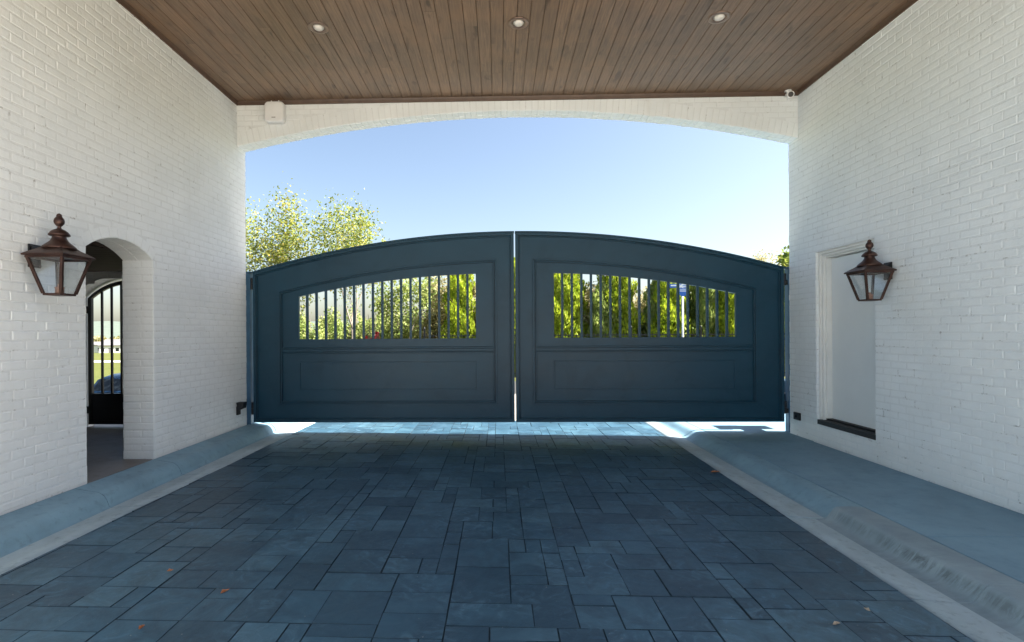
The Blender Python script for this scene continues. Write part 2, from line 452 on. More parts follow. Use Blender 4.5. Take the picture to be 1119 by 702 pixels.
# reveal of the doorway (far jamb faces the camera) and end face of the wall
brick_field(mb, (0, DB, 0), (1, 0, 0), (0, -1, 0), XL - WT, XL, 0.16, DZS, None, 0, ZB_L, jag=0.002, bl=0.335)
brick_field(mb, (0, DA, 0), (-1, 0, 0), (0, 1, 0), -XL, -XL + WT, 0.16, DZS, None, 0, ZB_L, jag=0.002, bl=0.335)
brick_field(mb, (0, YE, 0), (-1, 0, 0), (0, 1, 0), -XL, -XL + WT, 0.02, 4.95, None, 0, ZB_L, jag=0.002)
# soffit bricks of the doorway arch
r_ = (DH * DH + DRISE * DRISE) / (2 * DRISE); zc_ = DZS + DRISE - r_; a_ = math.asin(DH / r_)
for i in range(13):
    t0, t1 = -a_ + 2 * a_ * i / 13, -a_ + 2 * a_ * (i + 1) / 13; tm = (t0 + t1) / 2
    P = lambda t, x: V((x, DM + r_ * math.sin(t), zc_ + r_ * math.cos(t)))
    for xa, xb in ((XL - WT, XL - WT / 2), (XL - WT / 2, XL)):
        brick(mb, [P(t0, xa), P(t0, xb), P(t1, xb), P(t1, xa)], V((0, -math.sin(tm), -math.cos(tm))), g=0.001, h=0.004, bev=0.006)
wall_l = tag(mb.build('brick_wall', [MT['paint'], MT['mortar']]), 'long white painted brick wall pierced by an arched doorway beside the left lantern', 'wall', kind='thing')

# ---- right wall with door
OA, OB, OZ0, OZ1 = 5.955, 7.035, 0.295, 2.545
mb = MB()
outl = [(YREAR, -0.3), (YE, -0.3), (YE, 5.0), (YREAR, 5.0)]
RT = 0.36
mb.prism([(YREAR, -0.3), (OA, -0.3), (OA, 5.0), (YREAR, 5.0)], Px(XR), V((RT, 0, 0)), 1)
mb.prism([(OB, -0.3), (YE, -0.3), (YE, 5.0), (OB, 5.0)], Px(XR), V((RT, 0, 0)), 1)
mb.prism([(OA, -0.3), (OB, -0.3), (OB, OZ0), (OA, OZ0)], Px(XR), V((RT, 0, 0)), 1)
mb.prism([(OA, OZ1), (OB, OZ1), (OB, 5.0), (OA, 5.0)], Px(XR), V((RT, 0, 0)), 1)
def hole_r(a, b):
    m = (a + b) / 2
    return [(-OB, -OA)] if OZ0 < m < OZ1 + 0.02 else []
brick_field(mb, (XR, 0, 0), (0, -1, 0), (-1, 0, 0), -YE, -YREAR, 0.062, 4.80, hole_r, 0, ZB_R)
brick_field(mb, (0, OB, 0), (1, 0, 0), (0, -1, 0), XR, XR + 0.10, OZ0, OZ1, None, 0, ZB_R, jag=0.001, bl=0.3)
brick_field(mb, (0, YE, 0), (-1, 0, 0), (0, 1, 0), -XR - RT, -XR, 0.02, 4.95, None, 0, ZB_R, jag=0.002)
wall_r = tag(mb.build('brick_wall', [MT['paint'], MT['mortar']]), 'long white painted brick wall with a plain pale door set in it', 'wall', kind='thing')
# door set into the right wall
mb = MB()
fx0, fx1 = XR + 0.045, XR + 0.19
def casing(mb, inset, w, x0, x1):
    mb.box(x0, x1, OA + inset, OA + inset + w, OZ0 + 0.06, OZ1 - inset - w)
    mb.box(x0, x1, OB - inset - w, OB - inset, OZ0 + 0.06, OZ1 - inset - w)
    mb.box(x0, x1, OA + inset, OB - inset, OZ1 - inset - w, OZ1 - inset)
casing(mb, 0.000, 0.034, XR + 0.030, XR + 0.20)
casing(mb, 0.034, 0.030, XR + 0.052, XR + 0.20)
casing(mb, 0.064, 0.022, XR + 0.085, XR + 0.20)
mb.build('door_frame', MT['cream'], wall_r, bevel=0.004)
mb = MB(); mb.box(XR + 0.010, XR + 0.24, OA - 0.02, OB + 0.02, OZ1 - 0.006, OZ1 + 0.016)
mb.build('drip_cap', MT['cream'], wall_r, bevel=0.003)
mb = MB(); mb.box(XR + 0.145, XR + 0.19, OA + 0.092, OB - 0.092, OZ0 + 0.085, OZ1 - 0.094)
dr = mb.build('door', MT['door'], wall_r, bevel=0.003)
mb = MB(); mb.box(XR + 0.187, XR + 0.23, OA, OB, OZ0 + 0.02, OZ1)
mb.build('door_stop', MT['rubber'], wall_r)
mb = MB()
hy = OA + 0.112
mb.lathe([(0.022, 0), (0.022, 0.005), (0.009, 0.007), (0.009, 0.030), (0.018, 0.034), (0.021, 0.045), (0.015, 0.055), (0.003, 0.057)], (0, 0, 0), 18)
kn = mb.build('door_knob', MT['black'], dr, smooth=True)
kn.rotation_euler = (0, -math.pi / 2, 0); kn.location = (XR + 0.146, hy, 1.27)
mb = MB(); mb.box(XR - 0.006, XR + 0.20, OA - 0.004, OB - 0.02, OZ0 + 0.002, OZ0 + 0.060)
mb.box(XR + 0.085, XR + 0.20, OA + 0.02, OB - 0.05, OZ0 + 0.060, OZ0 + 0.084)
mb.build('threshold', MT['rubber'], wall_r, bevel=0.004)

# ---- beam with segmental arch
AH = 3.95; AXC = (XL + XR) / 2; AZS = 4.200; ARISE = 0.448
mb = MB()
n = 40
pts = [(XR - (XR - XL) * i / n) for i in range(n + 1)]
low = [(x, arc_z(x, AXC, AH, AZS, ARISE)) for x in pts]      # right -> left
mb.prism(low[::-1] + [(XR, 5.0), (XL, 5.0)], lambda u, w: V((u, YB, w)), V((0, YE - YB, 0)), 1)
def hole_b(a, b):
    m = a
    if m > AZS + ARISE: return []
    r = (AH * AH + ARISE * ARISE) / (2 * ARISE); z0 = AZS + ARISE - r
    d = math.sqrt(max(r * r - (m - z0) ** 2, 0))
    return [(AXC - d, AXC + d)]
r_ = (AH * AH + ARISE * ARISE) / (2 * ARISE); zc_ = AZS + ARISE - r_; a_ = math.asin(AH / r_)
nv = 92
for i in range(nv):
    t0, t1 = -a_ + 2 * a_ * i / nv, -a_ + 2 * a_ * (i + 1) / nv; tm = (t0 + t1) / 2
    Pq = lambda t, y, q=0.0: V((AXC + (r_ + q) * math.sin(t), y, zc_ + (r_ + q) * math.cos(t)))
    ym = (YB + YE) / 2
    for ya, yb in ((YB - R.uniform(0.001, 0.008), ym), (ym, YE + R.uniform(0.0, 0.006))):
        brick(mb, [Pq(t0, yb), Pq(t1, yb), Pq(t1, ya), Pq(t0, ya)], V((-math.sin(tm), 0, -math.cos(tm))), g=0.0015, h=R.uniform(0.003, 0.009), bev=0.009)
# soldier bricks standing over the arch, then a stretcher course field up to the ceiling
for i in range(nv):
    t0, t1 = -a_ + 2 * a_ * i / nv, -a_ + 2 * a_ * (i + 1) / nv
    z_in = 0.0
    d = 0.205
    q1 = Pq(t1, YB, d); q0 = Pq(t0, YB, d)
    zt = min(4.79, q0.z, q1.z)
    if zt > Pq(t0, YB).z + 0.05:
        q0.z = min(q0.z, 4.79); q1.z = min(q1.z, 4.79)
        brick(mb, [Pq(t0, YB), Pq(t1, YB), q1, q0], V((0, -1, 0)), g=-0.001, h=R.uniform(0.0008, 0.0035), bev=0.013)
def hole_b2(a, b):
    r2 = r_ + 0.205
    d = math.sqrt(max(r2 * r2 - ((a + b) / 2 - zc_) ** 2, 0)) if (a + b) / 2 < zc_ + r2 else 0
    return [(AXC - d, AXC + d)] if d > 0 else []
brick_field(mb, (0, YB, 0), (1, 0, 0), (0, -1, 0), XL, XR, 4.41, 4.79, hole_b2, 0, 4.41, jag=0.0)
tag(mb.build('arched_beam', [MT['paint'], MT['mortar']]), 'white brick beam with a shallow arched underside spanning the exit above the gate', 'beam', kind='thing')

# ---- boarded ceiling with trim
ceil = empty('wood_ceiling', (0, 0, ZC))
tag(ceil, 'brown stained tongue and groove board ceiling with three recessed lights', 'ceiling', kind='thing')
mb = MB()
x = XL; bw = 0.1405
while x < XR - 0.001:
    x1 = min(x + bw, XR); g = 0.0045; c = 0.005; y0, y1 = YREAR, YB
    tn = R.random(); d = R.uniform(-0.0006, 0.0006)
    cuts = [y0] + sorted(R.uniform(y0 + 1, y1 - .5) for _ in range(R.choice((1, 2, 2)))) + [y1]
    for ya, yb in zip(cuts, cuts[1:]):
        tn = R.random(); zz = d + R.uniform(-0.0005, 0.0005)
        ya += 0.0006; yb -= 0.0006
        prof = [(x + 0.0005, 0.008), (x + g * .5, 0.006), (x + g, 0.0 + zz), (x1 - g, 0.0 + zz), (x1 - g * .5, 0.006), (x1 - 0.0005, 0.008)]
        vv = [(px, yy, pz) for yy in (ya, yb) for px, pz in prof]
        mb.add(vv, [(i, i + 6, i + 7, i + 1) for i in range(5)], 0, tn)
    x = x1
mb.box(XL, XR, YREAR, YB, 0.0085, 0.12, 1)
mb.build('ceiling_board', [MT['wood'], MT['rubber']], ceil, tone=True)
mb = MB()
prof = [(0, 0), (0.030, 0), (0.022, -0.020), (0.016, -0.052), (0, -0.055)]
def run(P):
    for i in range(len(prof)):
        pass
mb.prism([(YB - a, b) for a, b in prof], lambda u, w: V((XL, u, w - 0.001)), V((XR - XL, 0, 0)))
mb.prism([(XL + a, b) for a, b in prof], lambda u, w: V((u, YREAR, w - 0.0015)), V((0, YB - YREAR - 0.012, 0)))
mb.prism([(XR - a, b) for a, b in prof], lambda u, w: V((u, YREAR, w - 0.0015)), V((0, YB - YREAR - 0.012, 0)))
mb.build('ceiling_trim', MT['trim'], ceil)

# ---- roof over everything
mb = MB()
mb.box(-7.9, 9.2, YREAR - 0.25, YE + 0.02, 5.003, 5.22)
tag(mb.build('flat_roof', MT['roofg'], bevel=0.02), 'flat grey roof slab above the drive-through', 'roof', kind='thing')

# ---- left side passage: floor is set below; walls and ceiling here
PX0 = -7.3
PY0, PFI, PFO = 3.2, 7.30, YE
PC, PHW, PZS, PRISE = -5.36, 0.66, 2.075, 0.27       # opening in front wall
mb = MB()
pa = [(PC + PHW - 2 * PHW * i / 18, arc_z(PC + PHW - 2 * PHW * i / 18, PC, PHW, PZS, PRISE)) for i in range(19)]
outl = [(PX0 - 0.3, -0.6), (PC - PHW, -0.6)] + pa[::-1] + [(PC + PHW, -0.6), (XL - WT - 0.002, -0.6), (XL - WT - 0.002, 5.0), (PX0 - 0.3, 5.0)]
mb.prism(outl, lambda u, w: V((u, PFI, w)), V((0, PFO - PFI, 0)), 1)
def hole_p(a, b):
    m = (a + b) / 2
    if m < PZS: return [(PC - PHW, PC + PHW)]
    r = (PHW ** 2 + PRISE ** 2) / (2 * PRISE); z0 = PZS + PRISE - r
    if m > z0 + r: return []
    d = math.sqrt(r * r - (m - z0) ** 2); return [(PC - d, PC + d)]
brick_field(mb, (0, PFI, 0), (1, 0, 0), (0, -1, 0), PX0, XL - WT - 0.003, 0.16, 2.46, hole_p, 0, ZB_L)
brick_field(mb, (PC - PHW, 0, 0), (0, 1, 0), (1, 0, 0), PFI, PFO, 0.16, PZS, None, 0, ZB_L, jag=0.001, bl=0.36)
brick_field(mb, (0, PFO, 0), (-1, 0, 0), (0, 1, 0), -XL + WT + 0.003, -PX0 + 0.3, -0.1, 4.95, lambda a, b: [(-h1, -h0) for h0, h1 in hole_p(a, b)], 0, ZB_L)
tag(mb.build('brick_wall', [MT['paint'], MT['mortar']]), 'white brick end wall of the side passage around the small arched iron gate', 'wall', kind='thing')
mb = MB(); mb.box(PX0 - 0.3, PX0, YREAR, PFI - 0.002, -0.6, 5.0)
tag(mb.build('side_wall', MT['paint']), 'outer white wall closing the side passage', 'wall', kind='thing')
mb = MB(); mb.box(PX0 + 0.002, XL - WT - 0.002, PY0 - 0.2, PY0, -0.3, 5.0)
tag(mb.build('cross_wall', MT['paint']), 'white cross wall at the near end of the side passage', 'wall', kind='thing')
mb = MB()
y = PY0 + 0.002
while y < PFI - 0.01:
    y1 = min(y + 0.14, PFI - 0.004)
    mb.add([(PX0 + .003, y + .004, 2.41), (XL - WT - .003, y + .004, 2.41), (XL - WT - .003, y1 - .004, 2.41), (PX0 + .003, y1 - .004, 2.41),
            (PX0 + .003, y, 2.42), (XL - WT - .003, y, 2.42), (XL - WT - .003, y1, 2.42), (PX0 + .003, y1, 2.42)],
           [(0, 1, 2, 3), (0, 4, 5, 1), (2, 6, 7, 3)], 0, R.random())
    y = y1
mb.box(PX0 + .003, XL - WT - .003, PY0 + .003, PFI - .004, 2.421, 2.50, 0)
tag(mb.build('passage_ceiling', [MT['wood2']], tone=True), 'low dark boarded ceiling inside the side passage behind the archway', 'ceiling', kind='thing')

# ---- garden wall that carries on behind the camera
mb = MB(); mb.box(XL - WT, XL - 0.02, -7.0, YREAR - 0.004, -0.3, 2.6)
mb.box(XL - WT - 0.04, XL + 0.02, -7.0, YREAR - 0.004, 2.6, 2.68)
tag(mb.build('courtyard_wall', MT['bluewall']), 'low pale blue-grey courtyard wall carrying on past the open rear of the drive-through', 'wall', kind='thing')

# ---- right wing outer faces (closed block behind the right wall)
mb = MB()
mb.box(XR + RT + 0.003, 9.0, 7.30, YE - 0.004, -0.3, 5.0, 1)
brick_field(mb, (0, YE - 0.004, 0), (-1, 0, 0), (0, 1, 0), -9.0, -XR - RT - 0.003, -0.1, 4.95, None, 0, ZB_R)
tag(mb.build('facade_wall', [MT['paint'], MT['mortar']]), 'white brick street front of the building to the right of the gate', 'wall', kind='thing')
mb = MB(); mb.box(8.7, 9.0, YREAR, 7.295, -0.3, 5.0)
mb.box(XR + RT + .003, 8.697, YREAR, YREAR + 0.3, -0.3, 5.0)
tag(mb.build('rear_wall', MT['paint']), 'white rear and flank wall of the wing behind the door', 'wall', kind='thing')

# ================================================================ GROUND
def ss(a, b, x):
    t = max(0.0, min(1.0, (x - a) / (b - a))); return t * t * (3 - 2 * t)
LF = [(-500, -.14), (8.6, -.14), (14.5, -1.22), (60, -1.65), (100, -2.6), (200, -5.6), (300, -8.2), (420, -8.0), (900, -4), (3000, -4)]
def lerp_tab(tab, x):
    for (a, b), (c, d) in zip(tab, tab[1:]):
        if x <= c: return b + (d - b) * (x - a) / (c - a)
    return tab[-1][1]
def terr(x, y):
    w = ss(-0.53, -0.66, x / max(y, 1.0)) * ss(8, 10, y)
    w = max(w, ss(50, 110, y) * ss(25, -15, x))
    base = -0.14 - 1.6 * ss(40, 300, y)
    return base + (lerp_tab(LF, y) - base) * w
def axis(lim, fine, c0=0, near=26):
    a = []; s = fine; x = 0
    while x < lim:
        a.append(x); x += s
        if x > near: s *= 1.22
    a.append(lim)
    return sorted(set([c0 - q for q in a] + [c0 + q for q in a]))
xs = axis(2500, 1.5, -2); ys = axis(2500, 1.5, 6)
mb = MB()
mb.v = [(x, y, terr(x, y)) for y in ys for x in xs]
nx = len(xs)
for j in range(len(ys) - 1):
    for i in range(nx - 1):
        mb.f.append([j * nx + i, j * nx + i + 1, (j + 1) * nx + i + 1, (j + 1) * nx + i]); mb.m.append(0); mb.t.append(.5)
tag(mb.build('ground', MT['lawn'], smooth=True, fix=False), kind='structure')

# distant wooded hills
mb = MB()
NA, NR = 150, 8
for j in range(NR + 1):
    for i in range(NA + 1):
        an = rad(-75 + 150 * i / NA); rr = 560 + 70 * j
        ridge = 19 + 13 * noise.noise(V((an * 5.0, 3.1, 0))) + 6 * noise.noise(V((an * 16, 7.7, 0)))
        z = -9 + (ridge + 9) * math.sin(math.pi * min(1, j / NR * 0.62)) + 1.2 * noise.noise(V((an * 90, j * 1.7, 2)))
        mb.v.append((rr * math.sin(an), rr * math.cos(an), z))
for j in range(NR):
    for i in range(NA):
        q = j * (NA + 1) + i
        mb.f.append([q, q + 1, q + NA + 2, q + NA + 1]); mb.m.append(0); mb.t.append(.5)
tag(mb.build('hills', MT['hill'], smooth=True, fix=False), kind='structure')

# ---- pavers
UN = 0.116
PXL = lambda y: -3.118 + 0.006 * y
PXR = lambda y: 2.305 + 0.0200 * y
GX0, GY0 = -3.30, 2.02
NXc, NYc = 52, 61
grid = [[0] * NXc for _ in range(NYc)]
sizes = [((3, 3), 8), ((4, 3), 4), ((3, 2), 6), ((2, 3), 6), ((3, 4), 2), ((2, 2), 6), ((4, 2), 3), ((2, 1), 2.5), ((3, 1), 2), ((1, 2), 1.5)]
def fits(i, j, w, h):
    if i + w > NXc or j + h > NYc: return False
    return all(not grid[j + b][i + a] for a in range(w) for b in range(h))
def clip(poly, fn):
    out = []
    for k in range(len(poly)):
        p, q = poly[k], poly[(k + 1) % len(poly)]
        dp, dq = fn(p), fn(q)
        if dp >= 0: out.append(p)
        if (dp >= 0) != (dq >= 0):
            t = dp / (dp - dq); out.append((p[0] + (q[0] - p[0]) * t, p[1] + (q[1] - p[1]) * t))
    return out
mb = MB()
rp = random.Random(5)
for j in range(NYc):
    for i in range(NXc):
        if grid[j][i]: continue
        opts = [(s, w) for s, w in sizes if fits(i, j, *s)]
        if not opts: s = (1, 2) if fits(i, j, 1, 2) else (1, 1)
        else:
            tot = sum(w for _, w in opts); q = rp.uniform(0, tot)
            for s, w in opts:
                q -= w
                if q <= 0: break
        for a in range(s[0]):
            for b in range(s[1]): grid[j + b][i + a] = 1
        x0, y0 = GX0 + i * UN, GY0 + j * UN
        x1, y1 = x0 + s[0] * UN, y0 + s[1] * UN
        g = rp.choice((0.0002, 0.0008, 0.0016, 0.0028))
        def jit(): return rp.uniform(-0.0022, 0.0022)
        poly = [(x0 + g + jit(), y0 + g + jit()), (x1 - g + jit(), y0 + g + jit()), (x1 - g + jit(), y1 - g + jit()), (x0 + g + jit(), y1 - g + jit())]
        poly = clip(poly, lambda p: p[0] - PXL(p[1]) - 0.006)
        if len(poly) > 2: poly = clip(poly, lambda p: PXR(p[1]) - 0.006 - p[0])
        if len(poly) < 3: continue
        cx = sum(p[0] for p in poly) / len(poly); cy = sum(p[1] for p in poly) / len(poly)
        ar = abs(sum(poly[k][0] * poly[(k + 1) % len(poly)][1] - poly[(k + 1) % len(poly)][0] * poly[k][1] for k in range(len(poly)))) / 2
        if ar < 0.002: continue
        tx, ty, dz = rp.uniform(-0.006, 0.006), rp.uniform(-0.006, 0.006), rp.uniform(-0.0022, 0.0022)
        def zt(p): return zg(p[0]) + dz + tx * (p[0] - cx) + ty * (p[1] - cy)
        n = len(poly); ins = 0.0030
        def inset(p):
            dx, dy = cx - p[0], cy - p[1]; L = math.hypot(dx, dy) or 1
            return (p[0] + dx / L * ins * 1.3, p[1] + dy / L * ins * 1.3)
        low = [V((p[0], p[1], zg(p[0]) - 0.012)) for p in poly]
        mid = [V((p[0], p[1], zt(p) - 0.0045)) for p in poly]
        ip = [inset(p) for p in poly]
        top = [V((p[0], p[1], zt(p))) for p in ip]
        tn = rp.random()
        mb.add(top, [tuple(range(n))], 0, tn)
        mb.add(low + mid + top, [(k, (k + 1) % n, n + (k + 1) % n, n + k) for k in range(n)] +
               [(n + k, n + (k + 1) % n, 2 * n + (k + 1) % n, 2 * n + k) for k in range(n)], 1, tn)
yA, yZ = GY0, GY0 + NYc * UN
mb.quad((PXL(yA) - .01, yA, zg(PXL(yA)) - .0095), (PXR(yA) + .01, yA, zg(PXR(yA)) - .0095), (PXR(yZ) + .01, yZ, zg(PXR(yZ)) - .0095), (PXL(yZ) - .01, yZ, zg(PXL(yZ)) - .0095), 1)
tag(mb.build('paved_drive', [MT['paver'], MT['joint']], tone=True, fix=False), kind='structure')

# ---- concrete apron that carries the drive on toward the road
mb = MB(); ya, yb = yZ + 0.004, 13.04
mb.quad((PXL(ya) - .004, ya, zg(-3.1) - .004), (PXR(ya) + .004, ya, zg(2.5) - .004), (PXR(yb) + .004, yb, zg(2.5) - .004), (PXL(yb) - .004, yb, zg(-3.1) - .004))
tag(mb.build('apron', MT['apron']), kind='structure')

# ---- kerbs with gutters
def kerb_run(name, prof_fn, cuts, mat_fn, mats, step=0.45, gap=0.006):
    mb = MB()
    for si, (a, b) in enumerate(zip(cuts, cuts[1:])):
        a2, b2 = a + gap / 2, b - gap / 2
        n = max(2, int((b2 - a2) / step)); rows = []
        for k in range(n + 1):
            y = a2 + (b2 - a2) * k / n
            w = 0.0025 * noise.noise(V((y * 1.3, si, 1)))
            rows.append([V((px + w, y, pz + 0.6 * w)) for px, pz in prof_fn(y, si)])
        m = len(rows[0]); base = len(mb.v)
        for r in rows: mb.v += [tuple(p) for p in r]
        for k in range(n):
            for q in range(m - 1):
                i0 = base + k * m + q
                mb.f.append([i0, i0 + 1, i0 + m + 1, i0 + m]); mb.m.append(mat_fn(si, q, m)); mb.t.append(.5)
        for row, rv in ((0, False), (n, True)):
            i1 = len(mb.v); mb.v += [mb.v[base + row * m + q] for q in range(m)]
            f = [i1 + q for q in range(m)]
            lowp = [mb.v[f[0]], mb.v[f[-1]]]
            i0 = len(mb.v); mb.v += [(lowp[1][0], lowp[1][1], -0.3), (lowp[0][0], lowp[0][1], -0.3)]
            f = f + [i0, i0 + 1]
            mb.f.append(f if rv else f[::-1]); mb.m.append(mat_fn(si, m - 2, m)); mb.t.append(.5)
    o = mb.build(name, mats, smooth=False, fix=True)
    o.data.polygons.foreach_set('use_smooth', [len(p.vertices) == 4 for p in o.data.polygons])
    return tag(o, kind='structure')
def prof_left(y, si):
    e = PXL(y) - 0.004; z = zg(-3.1) - 0.004
    pts = [(e, z - 0.03), (e - 0.001, z), (-3.25, z - 0.010), (-3.375, z - 0.016), (-3.400, z - 0.008)]
    x0, z0, h = -3.405, z - 0.008, 0.128
    for k in range(1, 9):
        t = k / 8 * math.pi / 2
        pts.append((x0 - 0.125 * (1 - math.cos(t)) ** 0.85, z0 + h * math.sin(t) ** 0.9))
    pts += [(-3.60, 0.160), (-3.66, 0.171), (XL + 0.013, 0.180)]
    return pts
def prof_mouth(y, si):
    return prof_left(y, si)[:-1] + [(XL + 0.013, 0.178)]
cutsL = [2.02, 2.4, 4.50, 5.55, 7.69, 10.4, 13.0]
kerb_run('kerb', lambda y, si: prof_left(y, si), cutsL, lambda si, q, m: 1 if q < 3 else 0, [MT['kerb'], MT['gutter']])
KB = lambda y: 3.035
def prof_right(y, si):
    e = PXR(y) + 0.004; z = zg(2.5) - 0.004
    if si >= 3:      # smooth low rolled kerb toward the gate
        f = 2.745
        pts = [(KB(y), 0.046), (2.965, 0.044), (2.93, 0.040)]
        for k in range(1, 9):
            t = k / 8; s = t * t * (3 - 2 * t)
            pts.append((2.93 - (2.93 - f) * t, 0.040 - (0.040 + 0.052) * s))
        pts += [(f - 0.03, z - 0.018), ((f + e) / 2, z - 0.010), (e + 0.001, z), (e, z - 0.03)]
    else:            # older bolder kerb near the camera
        f = 2.665
        pts = [(KB(y), 0.047), (2.95, 0.052), (2.86, 0.052), (2.825, 0.051)]
        for k in range(1, 6):
            t = k / 5 * rad(68)
            pts.append((2.825 - 0.052 * math.sin(t), 0.051 - 0.052 * (1 - math.cos(t))))
        pts += [(2.752, -0.012), (2.735, -0.034), (2.715, -0.046), (2.69, -0.0515)]
        pts += [(f - 0.025, z - 0.022), ((f + e) / 2, z - 0.012), (e + 0.001, z), (e, z - 0.03)]
    return pts
cutsR = [2.02, 2.6, 3.1, 4.47, 7.69, 10.4, 13.0]
kerb_run('kerb', prof_right, cutsR, lambda si, q, m: (1 if q >= m - 4 else (2 if si < 3 else 0)), [MT['kerb'], MT['gutter'], MT['kerb2']])
# dark bedding that shows in the kerb seams
mb = MB()
mb.box(-3.70, -3.14, 2.02, 13, -0.12, -0.03); mb.box(2.46, 3.0, 2.02, 13, -0.14, -0.09)
mb.build('kerb_bedding', MT['seam'])['kind'] = 'structure'

# ---- pavements and passage floor
mb = MB()
for a, b in ((2.02, 3.83), (3.83, 7.10), (7.10, 10.4), (10.4, 13.0)):
    mb.box(KB(0) + 0.005, XR - 0.015 if b < 7.7 else 6.2, a + 0.0025, min(b, YE - 0.004) - 0.0025 if a < YE < b and False else b - 0.0025, -0.2, ZB_R)
tag(mb.build('pavement', MT['walk'], bevel=0.004), kind='structure')
mb = MB()
mb.box(XL - WT - 0.02, XL - 0.010, DA + 0.004, DB - 0.010, -0.1, 0.178)
mb.box(PX0 + 0.004, XL - WT - 0.024, PY0, 9.6, -0.25, 0.172)
tag(mb.build('passage_floor', MT['slab'], bevel=0.003), kind='structure')
mb = MB()
mb.box(-40, 40, -60, YREAR - 0.01, -0.3, -0.03); mb.box(XL + 0.004, XR - 0.004, YREAR - 0.01, 2.01, -0.3, -0.03)
tag(mb.build('forecourt', MT['court']), kind='structure')
mb = MB()
mb.quad((-7.0, 13.05, -0.075), (60, 13.05, -0.075), (60, 17.2, -0.075), (-7.0, 17.2, -0.075))
tag(mb.build('road', MT['asphalt']), kind='structure')
mb = MB()
for i in range(40):
    xa, xb = -130 + i * 2.6, -130 + (i + 1) * 2.6
    mb.quad((xa, 57.5, terr(xa, 57.5) + .05), (xb, 57.5, terr(xb, 57.5) + .05), (xb, 64.5, terr(xb, 64.5) + .05), (xa, 64.5, terr(xa, 64.5) + .05))
tag(mb.build('far_road', MT['pale']), kind='structure')

